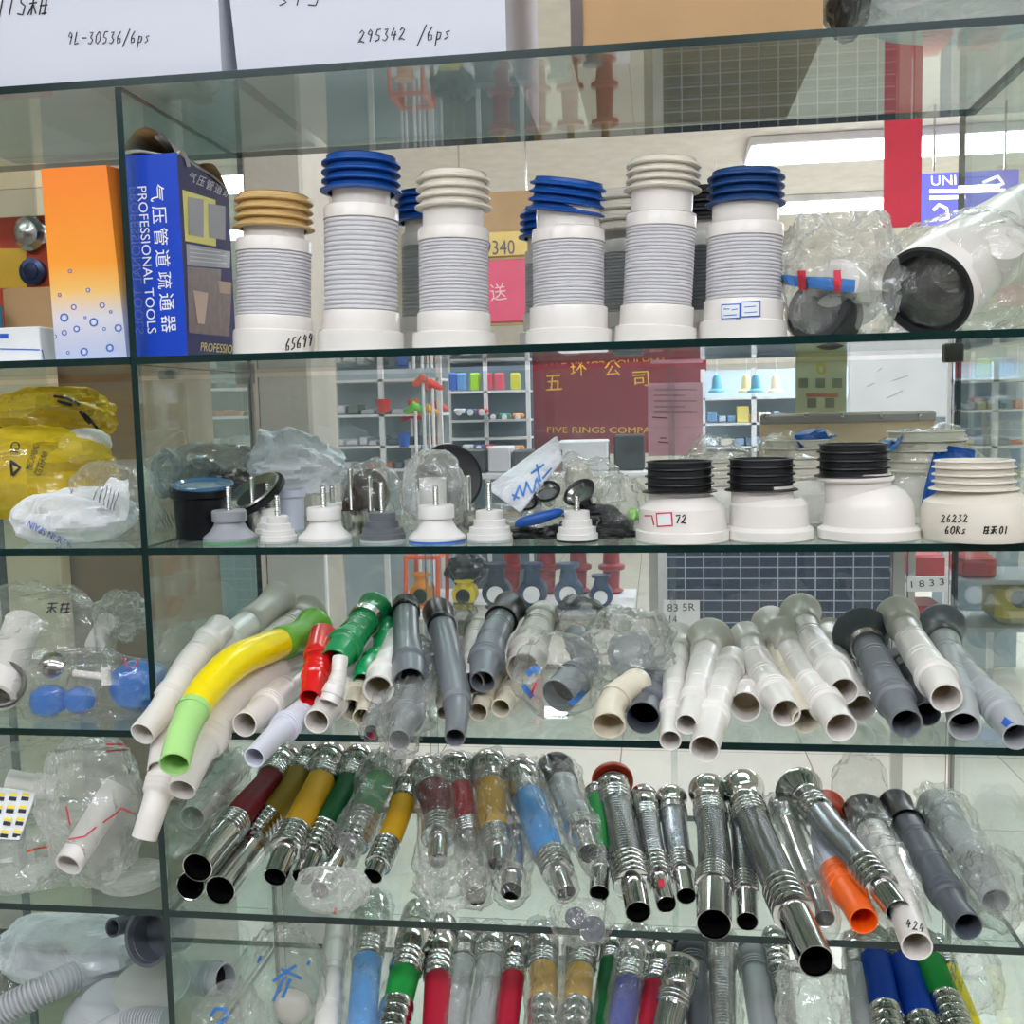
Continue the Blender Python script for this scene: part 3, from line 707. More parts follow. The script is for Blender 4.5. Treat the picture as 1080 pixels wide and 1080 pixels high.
# ---------------------------------------------------------------- top row: pan connectors, boxes, bagged fittings
def fins(y0, y1, r, n=4, k=1.06):
    """stations of a finned rubber gasket from y0 (low) to y1 (high), pixel heights"""
    out = []; w = (y1-y0)/n
    for i in range(n):
        a = y0+w*i; kk = k if i else k*1.04
        out += [(a, r*.90), (a+w*.12, r*kk), (a+w*.3, r*kk), (a+w*.55, r*.95), (a+w*.95, r*.91)]
    return out+[(y1, r*.93)]
def ribs(y0, y1, r, n=18):
    out = []; w = (y1-y0)/n
    for i in range(n): out += [(y0+w*i, r*.955), (y0+w*(i+.3), r), (y0+w*(i+.7), r)]
    return out+[(y1, r*.955)]
def connector(label, xb, Y, tops, parts, group, name='pan_connector', cat='pan connector', row=1, tiltY=0):
    """tops: list of (x, y) axis pixels above the base; parts: (name, material, [(y_px, r_px)], label)"""
    zb = top(row)+.0004
    P = atY(xb, 300, Y); Pb = np.array([P[0], Y, zb]); 
    for _ in range(5):
        x, y = project(Pb); Pb[0] += (xb-x)*px2m(Pb)
    xb_, yb_ = project(Pb)
    ctl = [Pb]+[atY(x, y, Y+tiltY*(i+1)/len(tops)) for i, (x, y) in enumerate(tops)]
    path = Path(ctl); ys = [project(path.pos(t))[1] for t in np.linspace(0, 1, 40)]
    def tt(y): return float(np.interp(-y, [-v for v in ys], np.linspace(0, 1, 40)))
    t = thing(name, label, cat, Pb, group); t['_'] = 1; del t['_']; objs = {}
    s = px2m(Pb)
    for q in parts:
        st = [(tt(y) if y > -900 else 1, r*s) for y, r in q[2]]
        V, F, uv = path.sweep(st, 48, q[4] if len(q) > 4 else False, q[5] if len(q) > 5 else False)
        objs[q[0]] = mk(q[0], V, F, M[q[1]], t, uv=uv, sharp=30, label=q[3] if len(q) > 3 else None)
    return t, objs
GC = 'white ribbed pan connectors standing on the top glass shelf'
def pan(label, xb, Y, xt, yt, rg, gas, ysock, ylow, yrib, yneck, ygas, rb, rl, rr, rn, mid=None, tilt=None, glabel=None, sleeve='sleeve_plastic', body='white_pvc', n=18):
    tops = ([mid] if mid else [])+[(xt, yt)]
    parts = [('base_socket', body, [(400, rb*.9), (400, rb), (ysock+4, rb), (ysock, rb*.99), (ysock-1.5, rl*1.0), (ylow+1, rl), (ylow, rl*.99), (ylow-1, rr)], None, True),
        ('ribbed_sleeve', sleeve, ribs(ylow-.5, yrib, rr, n)),
        ('upper_collar', body, [(yrib, rr*.97), (yrib-.5, rr*1.02), (yrib-12, rr*1.01), (yrib-14, rr*.99), (yneck+5, rn*1.14), (yneck+3, rn), (ygas-6, rn)])]
    if not tilt: parts.append(('rubber_gasket', gas, fins(ygas, yt, rg, 4)+[(yt, rg*.8), (yt+3, rg*.78), (yt+12, rg*.75), (yt+12, .1)], glabel))
    t, o = connector(label, xb, Y, tops, parts, GC)
    if tilt:
        cx, cy, ang = tilt; P = atY(cx, cy, Y); s = px2m(P); ax = (math.sin(ang), -.12, math.cos(ang)); H = (ygas-yt)*s; R = rg*s; pr = []
        for i in range(4):
            a = -H/2+H*i/4; w = H/4; k = 1.1 if i == 0 else 1.05
            pr += [(a, R*.9), (a+w*.12, R*k), (a+w*.3, R*k), (a+w*.55, R*.95), (a+w*.95, R*.91)]
        pr += [(H/2, R*.93), (H/2, R*.8), (H/2-.012, R*.76), (H/2-.012, .0005)]
        o['rubber_gasket'] = MB().lathe(P, pr, 48, axis=ax, cap0=False, cap1=False).build('rubber_gasket', M[gas], t, label=glabel)
    return t, o
c1, o1 = pan('pan connector with beige rubber gasket, 65699 handwritten on its base, beside the blue box', 289, .075, 289, 207, 38, 'beige_rubber', 350, 335, 268, 250, 243, 42, 39.5, 38.5, 31, glabel='beige rubber gasket')
marks('handwriting', [o1['base_socket']], hand('65699', 300, 357, 5.2, 13, up=.25), 1.5, M['ink'], c1)
c2, o2 = pan('tallest pan connector, blue rubber gasket, second from the left', 381, .085, 381, 167, 38.5, 'blue_rubber', 351, 330, 234, 216, 205, 45, 40.5, 38.5, 30, glabel='blue rubber gasket', n=19)
c3, o3 = pan('pan connector with white gasket standing between two blue topped ones', 479, .08, 478, 184, 36.5, 'ivory_rubber', 352, 331, 256, 238, 222, 44, 38.5, 36.5, 32, glabel='off white rubber gasket', n=20)
c4, o4 = pan('pan connector with tilted bright blue gasket in the middle of the shelf', 600, .08, 599, 188, 38.5, 'blue_rubber', 349, 325, 257, 238, 222, 45.5, 41, 37.5, 33, glabel='tilted blue rubber gasket', tilt=(598, 208, .16), n=19)
c5, o5 = pan('slightly bent pan connector with ivory gasket, right of the tilted blue one', 691, .08, 700, 170, 36.5, 'ivory_rubber', 346, 324, 242, 222, 203, 43, 38.5, 36, 32, mid=(695, 285), glabel='ivory rubber gasket', n=22)
c6, o6 = pan('pan connector with navy gasket and two blue framed stickers on its base', 783, .08, 787, 182, 37.5, 'navy_rubber', 340, 318, 252, 236, 218, 45.5, 41, 39, 34, glabel='navy rubber gasket', n=17)
for (a, b, c, d, lb) in ((761, 320, 781, 337, 'left'), (781, 317, 802, 334, 'right')):
    f = patch_on('sticker', [o6['base_socket']], [(a, b+1), (c, b), (c, d), (a, d+1)], M['blue_ink'], c6, off=.0007)
    g = patch_on('sticker_face', [o6['base_socket']], [(a+1.3, b+2.2), (c-1.3, b+1.4), (c-1.3, d-1.4), (a+1.3, d-.4)], M['paper'], f, off=.0011)
marks('sticker_print', [o6['base_socket']], [[(764, 326), (770, 326)], [(772, 327), (778, 326)], [(764, 333), (777, 332)], [(785, 324), (797, 323)], [(785, 330), (798, 329)]], 1, M['print_blue'], c6, off=.0014)
pan('dark shaded pan connector with deep blue gasket behind the white topped one', 452, .27, 452, 204, 33, 'blue_rubber', 352, 336, 262, 244, 236, 34, 30, 28, 25, glabel='blue rubber gasket', sleeve='light_grey_pvc')
pan('pan connector with blue gasket mostly hidden behind the tilted blue one', 580, .27, 580, 222, 30, 'blue_rubber', 352, 332, 280, 268, 252, 32, 28, 26, 23, glabel='blue rubber gasket', sleeve='light_grey_pvc')
pan('grey sleeved pan connector with cream gasket behind the ivory topped one', 662, .25, 662, 204, 38, 'ivory_rubber', 348, 332, 270, 256, 248, 38, 34, 33, 28, glabel='cream rubber gasket', sleeve='light_grey_pvc')
pan('pan connector with black gasket in the dark gap left of the navy topped one', 742, .26, 742, 200, 30, 'black_rubber', 346, 330, 262, 246, 236, 34, 30, 29, 25, glabel='black rubber gasket', sleeve='grey_pvc')

# blue tool box
def M4(*p): return [tuple(map(float, q)) for q in p]
def quadbox(pb, h, name, m, root, t=.0012, openlid=False):
    """upright carton from four floor corners (world) and height h"""
    mb = MB(); n = len(pb)
    V = [tuple(p[:2])+(p[2],) for p in pb]+[(p[0], p[1], p[2]+h) for p in pb]
    mb.add(V, [tuple(range(n-1, -1, -1))] if openlid else [tuple(range(n-1, -1, -1)), tuple(range(n, 2*n))])
    for i in range(n): mb.add([V[i], V[(i+1) % n], V[(i+1) % n+n], V[i+n]], [(0, 1, 2, 3)])
    return mb.build(name, m, root, smooth=False)
def tool_box():
    z = top(1)+.0004
    A = atY(139, 378, .03); B = atY(198, 378, .03); A[2] = B[2] = z
    d = np.array([.012, .245, 0]); C = B+d*1.0; D = A+d
    C = atY(249, 370, .275); C[2] = z; D = A+(C-B)
    t = thing('tool_box', 'blue printed cardboard box reading PROFESSIONAL TOOLS with torn open flaps on top', 'cardboard box', (A+C)/2)
    zt = atY(186, 161, .03)[2]; H = zt-z
    blue = defm('box_blue', (22, 66, 184), .4, spec=.3); dk = defm('box_navy', (24, 26, 84), .55, spec=.12)
    mb = MB()
    V = [A, B, C, D]; W = [p+np.array([0, 0, H]) for p in V]
    mb.add(V+W, [(3, 2, 1, 0)], m=0)
    mb.add([A, B, W[1], W[0]], [(0, 1, 2, 3)], m=0); mb.add([B, C, W[2], W[1]], [(0, 1, 2, 3)], m=1)
    mb.add([C, D, W[3], W[2]], [(0, 1, 2, 3)], m=0); mb.add([D, A, W[0], W[3]], [(0, 1, 2, 3)], m=0)
    body = mb.build('box_body', [blue, dk], t, smooth=False)
    # torn flaps
    def flap(p, q, up, m, nm='lid_flap', n=8):
        mb = MB(); V = []; F = []
        for i in range(n+1):
            for j in range(n+1):
                u, v = i/n, j/n
                x = np.array(p)*(1-u)+np.array(q)*u+np.array(up(u))*v+np.array([0, 0, .012*math.sin(PI*v)+.004*math.sin(5*u+3*v)])
                V.append(x)
        for i in range(n):
            for j in range(n): a = i*(n+1)+j; F.append((a, a+n+1, a+n+2, a+1))
        m_ = len(V); V2 = [v-np.array([0, 0, .0015]) for v in V]
        mb.add(V+V2, F+[tuple(k+m_ for k in reversed(f)) for f in F])
        return mb.build(nm, m, t, label='bent brown cardboard flap')
    flap(W[0]+[0, 0, .0012], W[3]+[0, 0, .0012], lambda u: (.050+.012*u, 0, .028-.01*u), M['cardboard'])
    flap(W[3]+[0, .0, .0012], W[2]+[0, 0, .0012], lambda u: (0, -.07, .022), M['cardboard'])
    flap(W[2]+[0, 0, .0005], W[1]+[0, 0, .0005], lambda u: (-.030, 0, .018*u), mat('flap_grey', (170, 165, 160), .6))
    flap(W[0]+[0, 0, .0005], W[1]+[0, 0, .0005], lambda u: (0, .04, -.012), mat('flap_white', (215, 213, 210), .6))
    # printing
    white = mat('print_white', (238, 238, 240), .5, var=0); ylw = mat('print_yellow', (226, 214, 60), .5, var=0)
    text_on('lettering', [body], 'PROFESSIONAL TOOLS', (145, 197), (156, 352), 9.5, white, t)
    for i, ch in enumerate('气压管道疏通器'):
        y = 195+i*23; x = 158+i*2.0
        text_on('lettering', [body], ch, (x, y), (x+1.2, y+18), 15, white, t)
    patch_on('picture_band', [body], [(192, 200), (262, 222), (260, 266), (195, 254)], ylw, t, n=4)
    for (a, b) in ((197, 214), (219, 237), (242, 256)):
        k = (a-192)/70*22
        patch_on('picture', [body], [(a, 206+k), (b, 209+k), (b, 250+k*.4), (a+1, 247+k*.4)], mat('photo_dark', (30, 30, 44), .4), t, off=.0010, n=3)
    for i, ch in enumerate('气压管道疏通器'):
        x = 197+i*9.2; text_on('lettering', [body], ch, (x, 190+i*4.2), (x+7.5, 193+i*4.2), 10, mat('print_grey', (200, 200, 214), .5, var=0), t)
    patch_on('magenta_flash', [body], [(214, 172), (240, 184), (241, 190), (220, 185)], mat('magenta', (216, 30, 90), .4), t, n=3)
    patch_on('text_panel', [body], [(196, 257), (258, 268), (257, 284), (197, 280)], mat('print_grey2', (150, 150, 158), .5), t, n=4)
    marks('small_print', [body], [[(199, 262+i*4.2), (232+6*(i % 2), 266+i*4)] for i in range(4)], .9, mat('print_grey', (200, 200, 214)), t, off=.0012)
    patch_on('brown_photo', [body], [(197, 281), (257, 286), (252, 356), (199, 351)], mat('photo_brown', (84, 58, 52), .45, vscale=60, var=.4), t, n=5)
    patch_on('picture', [body], [(203, 306), (219, 309), (215, 342), (208, 341)], mat('photo_cup', (196, 160, 140), .5), t, off=.001, n=3)
    patch_on('picture', [body], [(229, 296), (243, 298), (242, 310), (231, 309)], mat('photo_tan', (150, 120, 90), .5), t, off=.001, n=3)
    text_on('lettering', [body], 'PROFESSIONAL', (211, 370), (258, 374), 9, mat('print_gold', (206, 190, 90), .5, var=0), t)
tool_box()
# orange box in the left bay
def bottle_box():
    z = top(1)+.0004
    A = atY(59, 380, .03); B = atY(134, 378, .03); A[2] = B[2] = z
    t = thing('drain_cleaner_box', 'tall orange to white carton printed with blue water drops, left of the divider', 'cardboard box', (A+B)/2)
    T1 = atY(43, 178, .03); T2 = atY(112, 173, .03); H = T1[2]-z; lean = (T1-A)[0]
    m = NT('orange_fade'); b = m.n('ShaderNodeBsdfPrincipled'); m.l(b.outputs[0], m.out.inputs[0]); b.inputs['Roughness'].default_value = .35
    tc = m.n('ShaderNodeTexCoord'); sp = m.n('ShaderNodeSeparateXYZ'); rp = m.n('ShaderNodeValToRGB'); m.l(tc.outputs['Object'], sp.inputs[0])
    f = math_(m, 'DIVIDE', sp.outputs[2], H); m.l(f, rp.inputs[0]); m.l(rp.outputs[0], b.inputs['Base Color'])
    e = rp.color_ramp.elements; e[0].position = .0; e[0].color = rgb(190, 200, 232); e[1].position = 1; e[1].color = rgb(250, 132, 36)
    for p, c in ((.22, (222, 218, 226)), (.36, (246, 196, 110)), (.5, (252, 160, 50))):
        q = e.new(p); q.color = rgb(*c)
    D = np.array([.022, .09, 0]); w = np.array([(T2-T1)[0], 0, 0]); w2 = np.array([(B-A)[0], 0, 0])
    up = np.array([lean, 0, H]); V = [A, A+w2, A+w2+D, A+D]; W = [A+up, A+up+w, A+up+w+D, A+up+D]
    mb = MB()
    n = 10
    for (p, q, P2, Q2) in ((V[0], V[1], W[0], W[1]), (V[1], V[2], W[1], W[2]), (V[2], V[3], W[2], W[3]), (V[3], V[0], W[3], W[0])):
        for k in range(n): mb.add([p+(P2-p)*k/n, q+(Q2-q)*k/n, q+(Q2-q)*(k+1)/n, p+(P2-p)*(k+1)/n], [(0, 1, 2, 3)])
    mb.add(V, [(3, 2, 1, 0)])
    body = mb.build('box_body', m.m, t, smooth=False)
    MB().add([W[0]+[0, 0, -.004], W[1]+[0, 0, -.004], W[2]+[0, 0, -.002], W[3]+[0, 0, -.002]], [(0, 1, 2, 3)]).build('lid', mat('lid_red', (150, 50, 30), .5), t, smooth=False)
    dr = mat('drop_blue', (60, 110, 200), .4, var=0); wh = mat('drop_white', (236, 240, 250), .3, var=0)
    for (x, y, r) in ((68, 335, 4), (99, 340, 4), (74, 286, 1.8), (93, 306, 2), (78, 324, 2.6), (108, 322, 2.6), (68, 351, 2.6), (81, 347, 3), (89, 371, 3.6), (116, 367, 3.6), (125, 346, 3.5), (110, 347, 1.6), (63, 311, 1.6), (90, 335, 1.3), (117, 329, 1.4), (58, 355, 2), (72, 372, 1.5)):
        cc = [(x+r*math.cos(a), y+r*math.sin(a)) for a in np.linspace(0, 2*PI, 9)]
        marks('water_drop', [body], [cc], max(.9, r*.4), dr, t)
        marks('drop_shine', [body], [[(x-r*.3, y), (x+r*.3, y-.1)]], r*.9, wh, t)
bottle_box()

def blob(name, cx, cy, w, h, Y, dep, m, root, seed=0, row=None, amp=.28, zf=None, nu=56, nv=32, label=None, tip=None, sharp=22, fr=1.0):
    """closed crumpled bag: centre pixel, half sizes in px, half depth in metres"""
    P = atY(cx, cy, Y); s = px2m(P); V = []; F = []
    z0 = zf if zf is not None else (top(row)+.0006 if row is not None else -9)
    for j in range(nv+1):
        th = PI*j/nv
        for i in range(nu):
            ph = 2*PI*i/nu
            d = Vector((math.sin(th)*math.cos(ph), math.sin(th)*math.sin(ph), math.cos(th)))
            q = d*1.7*fr+Vector((seed*3.1, seed*1.7, seed))
            v = .9*noise.noise(q)+.35-1.2*abs(noise.noise(q*1.3))-.5*abs(noise.noise(q*2.9+Vector((5, 5, 5))))+.12
            k = 1+amp*v
            sx = math.copysign(abs(d[0])**.85, d[0])
            x, y, z = w*s*sx*k, dep*d[1]*k, h*s*d[2]*k
            if tip: 
                e = max(0, d[2])**4; x += tip[0]*s*e; z += tip[1]*s*e
            V.append((P[0]+x, P[1]+y, max(P[2]+z, z0)))
    for j in range(nv):
        for i in range(nu): F.append((j*nu+i, (j+1)*nu+i, (j+1)*nu+(i+1) % nu, j*nu+(i+1) % nu))
    return mk(name, V, F, M[m], root, sharp=sharp, label=label)
def packed(label, cx, cy, w, h, Y, dep, row, film='film', seed=1, name='bagged_fitting', cat='plastic bag', group=None, amp=.28, layers=1, tip=None):
    P = atY(cx, cy, Y)
    t = thing(name, label, cat, (P[0], P[1], top(row) if row is not None else P[2]-h*px2m(P)), group)
    b = blob('plastic_bag', cx, cy, w, h, Y, dep, film, t, seed, row, amp, tip=tip)
    return t, b
# right end: two bagged fittings
t, b = packed('clear bag around a black ringed fitting with a blue and red printed band', 884, 288, 60, 66, .10, .075, 1, 'film_cloudy', 3, amp=.3)
Pc = atY(868, 330, .07); s = px2m(Pc); ax = (-.55, -.75, .25)
MB().lathe(Pc, [(-.03, 33*s), (.012, 36*s), (.016, 34*s), (.016, 27*s), (-.02, 25*s), (-.02, .001)], 40, axis=ax).build('rubber_ring', M['black_rubber'], t, label='black rubber ring')
MB().lathe(Pc+np.array([.035, .05, .03]), [(-.05, 25*s), (.03, 28*s), (.035, 20*s)], 40, axis=ax).build('fitting_body', M['white_pvc'], t)
patch_on('printed_band', [b], [(823, 289), (902, 295), (901, 308), (824, 300)], M['print_blue'], t, off=.002, n=10)
for x in (843, 878): patch_on('printed_mark', [b], [(x, 285), (x+8, 285), (x+9, 306), (x+1, 306)], M['red_ink'], t, off=.003, n=4)
t = thing('bagged_elbow', 'large white elbow fitting with black ring and round side cap in a clear bag', 'pipe fitting', atY(1010, 350, .12))
pa = atY(978, 308, .05); pb = atY(1022, 272, .13); pc_ = atY(1085, 235, .2); pth = Path([pa, pb, pc_]); s = px2m(pa)
def sw(name, st, m, cap0=False, cap1=False, lab=None, root=None, path=None, segs=44):
    V, F, uv = (path or pth).sweep(st, segs, cap0, cap1); return mk(name, V, F, M[m], root or t, uv=uv, sharp=32, label=lab)
sw('elbow_body', [(-.01, 50*s), (0, 51*s), (.35, 50*s), (.4, 47*s), (1, 46*s)], 'white_pvc', lab='white plastic elbow')
sw('rubber_ring', [(-.012, 50*s), (-.02, 47*s), (-.012, 41*s), (.1, 36*s), (.16, 36*s), (.16, 28*s), (.3, 26*s), (.3, .001)], 'black_rubber', lab='black rubber ring')
Pk = atY(1058, 262, .07); MB().lathe(Pk, [(-.05, 22*s), (.006, 22*s), (.012, 21*s)], 32, axis=(-.05, -.85, .45)).build('side_cap', M['white_pvc'], t)
bg = blob('plastic_bag', 1015, 292, 82, 66, .115, .10, 'film', t, 8, 1, .16)
# small stock in the left bay, top row
def flat_box(label, x0, x1, y0, Y0, Y1, row, m, name='small_box', cat='cardboard box', group=None, zb=None, front=None, xs=0):
    z = (top(row)+.0004) if zb is None else zb
    A = atY(x0, 300, Y0); B = atY(x1, 300, Y0); T = atY((x0+x1)/2, y0, Y0)
    for P, x in ((A, x0), (B, x1)):
        P[2] = z
        for _ in range(4): P[0] += (x-project(P)[0])*px2m(P)
    t = thing(name, label, cat, ((A[0]+B[0])/2, (Y0+Y1)/2, z), group)
    b = MB().bbox((A[0], Y0, z), (B[0], Y1, T[2]), .0012).build('box_body', m, t)
    return t, b
t, b = flat_box('low white printed box at the far left of the top row', -8, 44, 345, .05, .12, 1, M['paper'])
patch_on('blue_badge', [b], [(0, 352), (9, 352), (9, 357), (0, 357)], M['blue_ink'], t, n=2)
marks('printed_frame', [b], [[(0, 368), (44, 369)], [(44, 369), (46, 379)]], 1.2, M['blue_ink'], t)
t, b = flat_box('small box with black panel and red ring, half hidden behind the orange carton', 44, 70, 350, .09, .15, 1, M['paper'])
patch_on('black_panel', [b], [(44, 354), (58, 354), (58, 371), (44, 370)], M['ink'], t, n=3)
marks('red_ring', [b], [[(55+3.5*math.cos(a), 359+3.5*math.sin(a)) for a in np.linspace(.5, 5.5, 10)]], 1.4, M['red_ink'], t, off=.001)
t, b = flat_box('open cardboard tray box behind the small cartons', 8, 62, 303, .17, .26, 1, M['cardboard'], cat='cardboard box')
t, b = flat_box('red and yellow backing card pack with round steel strainers mounted on it', -14, 60, 228, .29, .33, 1, mat('pack_red', (176, 62, 36), .4), 'strainer_pack', 'product pack')
patch_on('yellow_panel', [b], [(-5, 262), (60, 262), (60, 304), (-5, 304)], mat('pack_yellow', (214, 170, 50), .4), t, n=2)
Pp = atY(34, 247, .288); s = px2m(Pp)
MB().lathe(Pp, [(-.004, 18*s), (.010, 18*s), (.014, 15*s), (.018, 13*s), (.019, 5*s), (.021, 3*s)], 32, axis=(0, -1, 0)).build('strainer', M['steel'], t)
Pp = atY(36, 287, .288); MB().lathe(Pp, [(-.004, 14*s), (.008, 14*s), (.010, 9*s), (.012, 8*s), (.013, 4*s)], 32, axis=(0, -1, 0)).build('strainer', mat('strainer_navy', (50, 62, 92), .3, .6), t, label='dark blue round strainer')
Pp = atY(8, 268, .20)
t = thing('spray_bottle', 'clear slim bottle with black band and blue label at the left frame edge', 'bottle', (Pp[0], .2, top(1)+.0004))
s = px2m(Pp); zb = top(1)+.0004
mb = MB().lathe((Pp[0], .14, zb), [(0, 13*s), (.002, 14*s), (60*s, 14*s), (66*s, 11*s), (100*s, 9*s), (104*s, 9*s)], 28); mb.build('bottle_body', M['film_cloudy'], t)
MB().lathe((Pp[0], .14, zb), [(20*s, 14.6*s), (62*s, 14.6*s)], 28, cap0=False, cap1=False).build('blue_label', mat('label_teal', (60, 140, 180), .4), t)
MB().lathe((Pp[0], .14, zb), [(104*s, 10*s), (112*s, 12*s), (116*s, 10*s)], 28).build('black_band', M['black_plastic'], t)
MB().lathe((Pp[0], .14, zb), [(116*s, 7*s), (140*s, 7*s), (142*s, 6*s)], 28).build('nozzle', M['light_grey_pvc'], t)

# cartons on the very top
def carton(label, x0, x1, Y0, dep, h, m, name='carton', tape=False, lean=0):
    z = top(0)+.0005
    A = atY(x0, 60, Y0); B = atY(x1, 60, Y0)
    for P, x in ((A, x0), (B, x1)):
        P[2] = z
        for _ in range(4): P[0] += (x-project(P)[0])*px2m(P)
    t = thing(name, label, 'carton', ((A[0]+B[0])/2, Y0+dep/2, z))
    mb = MB(); lx = lean
    V = [(A[0], Y0, z), (B[0], Y0, z), (B[0], Y0+dep, z), (A[0], Y0+dep, z)]; W = [(a-lx*(1 if i in (0, 3) else 0), b, z+h) for i, (a, b, c) in enumerate(V)]
    mb.add(V+W, [(3, 2, 1, 0), (4, 5, 6, 7), (0, 1, 5, 4), (1, 2, 6, 5), (2, 3, 7, 6), (3, 0, 4, 7)])
    b = mb.build('carton_body', m, t, smooth=False)
    return t, b
tA, bA = carton('white carton marked 9L-30536/6ps standing on the glass top at the left', -160, 234, .015, .375, .3, M['carton_white'])
marks('handwriting', [bA], hand('9L-30536/6ps', 70, 34, 6.6, 13, up=.02), 1.2, M['ink'], tA)
marks('handwriting', [bA], hand('T', -4, -6, 9, 24)+hand('ISkh', 6, -8, 10, 24), 1.6, M['ink'], tA)
tB, bB = carton('white carton marked 295342 /6ps, second from the left on the glass top', 251, 534, .02, .37, .3, M['carton_white'], lean=.02)
marks('handwriting', [bB], hand('295342', 377, 32, 7.6, 13, up=.08), 1.3, M['ink'], tB)
marks('handwriting', [bB], hand('/6ps', 440, 29, 8, 15, up=.1), 1.3, M['ink'], tB)
marks('handwriting', [bB], hand('sIS', 292, -10, 14, 16), 1.4, M['ink'], tB)
tC, bC = carton('brown cardboard carton on the glass top, right of the white ones', 602, 868, .03, .36, .3, M['cardboard'])
mb = MB(); x0_ = ORG[tC.name][0]
P = atY(604, 30, .028); mb.box((P[0]-.002, .026, top(0)+.001), (P[0]+.012, .0299, top(0)+.25)); mb.build('tape', mat('tape_dark', (70, 50, 44), .3), tC, smooth=False, label='dark tape strip down the left edge')
t = thing('black_wrapped_roll', 'dark shiny wrapped bundle squeezed right of the brown carton', 'bundle', atZ(890, 25, top(0)))
b = blob('wrapping', 893, 3, 23, 34, .09, .05, 'film_dark', t, 5, 0, .2); 
blob('bundle_core', 890, 3, 17, 30, .09, .04, 'black_plastic', t, 6, 0, .15)
t = thing('pale_plastic_sack', 'pale grey plastic sack at the right end of the glass top', 'plastic sack', atZ(1000, 20, top(0)))
blob('sack', 1030, -5, 118, 42, .13, .10, 'film_white', t, 9, 0, .14)
# ---------------------------------------------------------------- second row
def base_at(cx, yb, r, row, Yc=None):
    P = atZ(cx, yb, top(row)+.0004); s = px2m(P); Y = P[1]+r*s if Yc is None else Yc
    Q = np.array([0, Y, top(row)+.0004]); Q[0] = atY(cx, yb, Y)[0]
    for _ in range(4): Q[0] += (cx-project(Q)[0])*px2m(Q)
    return Q, px2m(Q)
def turned(label, cx, yb, r, parts, row=2, name='drain_plug', cat='drain plug', group=None, Yc=None, axis=(0, 0, 1), lift=0):
    P, s = base_at(cx, yb, r, row, Yc); P[2] += lift
    t = thing(name, label, cat, P, group); o = {}
    for q in parts:
        nm, m, pr = q[:3]; dx = q[3] if len(q) > 3 else 0; lab = q[4] if len(q) > 4 else None
        o[nm] = MB().lathe(P+np.array([dx*s, 0, 0]), [(h*s, max(rr*s, .0003)) for h, rr in pr], 44, axis=axis).build(nm, M[m], t, label=lab)
    return t, o
GP = 'flush valve plugs with threaded bolts on the second shelf'
def bolt(h0, h1, r=3.2): 
    out = [(h0, r)]
    n = int((h1-h0)/2.2)
    for i in range(n): a = h0+(h1-h0)*i/n; out += [(a, r), (a+1.1, r*.8)]
    return ('bolt', 'steel', out+[(h1, r*.8)], 0, 'threaded metal bolt')
def plug(label, cx, yb, r, h, col, ub, steps=None, under=None, Yc=None, bc='steel'):
    st = steps or [(.0, 1), (.08, 1), (.12, .96), (.3, .72), (.5, .58), (.62, .54), (.62, .64), (.95, .64), (1, .6)]
    pr = [('dome', col, [(h*a+2, r*b) for a, b in st])]
    pr.append(('seal_washer', under or 'light_grey_pvc', [(0, r*.9), (0, r*1.0), (2.2, r*1.0), (2.2, r*.9)]))
    if ub: pr.append(bolt(h, ub))
    return turned(label, cx, yb, r, pr, group=GP, Yc=Yc)
STEP = [(0, 1), (.2, 1), (.22, .92), (.42, .9), (.44, .72), (.68, .7), (.7, .6), (.97, .6), (1, .56)]
defm('plug_grey', (150, 150, 156), .4); defm('plug_dark', (98, 100, 106), .45); defm('plug_white', (224, 220, 216), .35); defm('washer_green', (90, 150, 110), .4); defm('washer_blue', (30, 100, 200), .4); defm('cup_lilac', (196, 198, 214), .4)
plug('grey cone plug with green washer and bolt, in front of the black cup', 243, 574, 28, 31, 'plug_grey', 58, under='washer_green')
plug('small white stepped plug right of the grey cone plug', 294, 574, 19, 26, 'plug_white', 50, STEP)
plug('broad ivory cone plug with white rim, third from the left', 343, 574, 28, 34, 'plug_white', 58)
plug('dark grey stepped plug in the middle of the plug row', 404, 573, 24, 28, 'plug_dark', 62, STEP)
plug('white cone plug standing on a blue washer', 461, 574, 30, 36, 'plug_white', 58, under='washer_blue')
plug('white stepped plug right of the blue washered one', 517, 573, 24, 30, 'plug_white', 62, STEP)
plug('white stepped plug with black washer among the bead chains', 609, 573, 22, 30, 'plug_white', 48, STEP, under='black_rubber')
plug('small white plug at the back beside the lilac cup', 284, 560, 18, 26, 'plug_white', 54, STEP, Yc=.14)
plug('ivory stepped plug at the back with tall bolt', 352, 556, 19, 26, 'plug_white', 46, STEP, Yc=.2)
turned('lilac grey plastic cup open at the top, behind the small white plugs', 306, 556, 15, [('cup_body', 'cup_lilac', [(0, 14), (1, 15), (34, 16), (36, 18), (43, 18), (43, 15), (10, 14), (10, .1)])], name='plastic_cup', cat='cup', Yc=.19)
GS = 'small chrome drain strainers with bolts at the back of the second shelf'
for i, (x, yb, r, lb) in enumerate(((268, 553, 12, 'chrome strainer plug behind the small white one at the left'), (372, 566, 14, 'chrome strainer plug left of the dark grey plug'), (392, 566, 13, 'chrome strainer plug half hidden behind the dark grey plug'), (495, 566, 16, 'chrome strainer plug between the blue washered and the white stepped plug'))):
    turned(lb, x, yb, r, [('strainer_cup', 'steel', [(0, r*.7), (2, r*.75), (12, r*.8), (14, r*.8), (20, r*.95), (24, r), (26, r), (26, r*.85), (20, r*.7), (20, .1)]), bolt(20, 62 if i != 1 else 70)], name='strainer_plug', group=GS, Yc=.13)
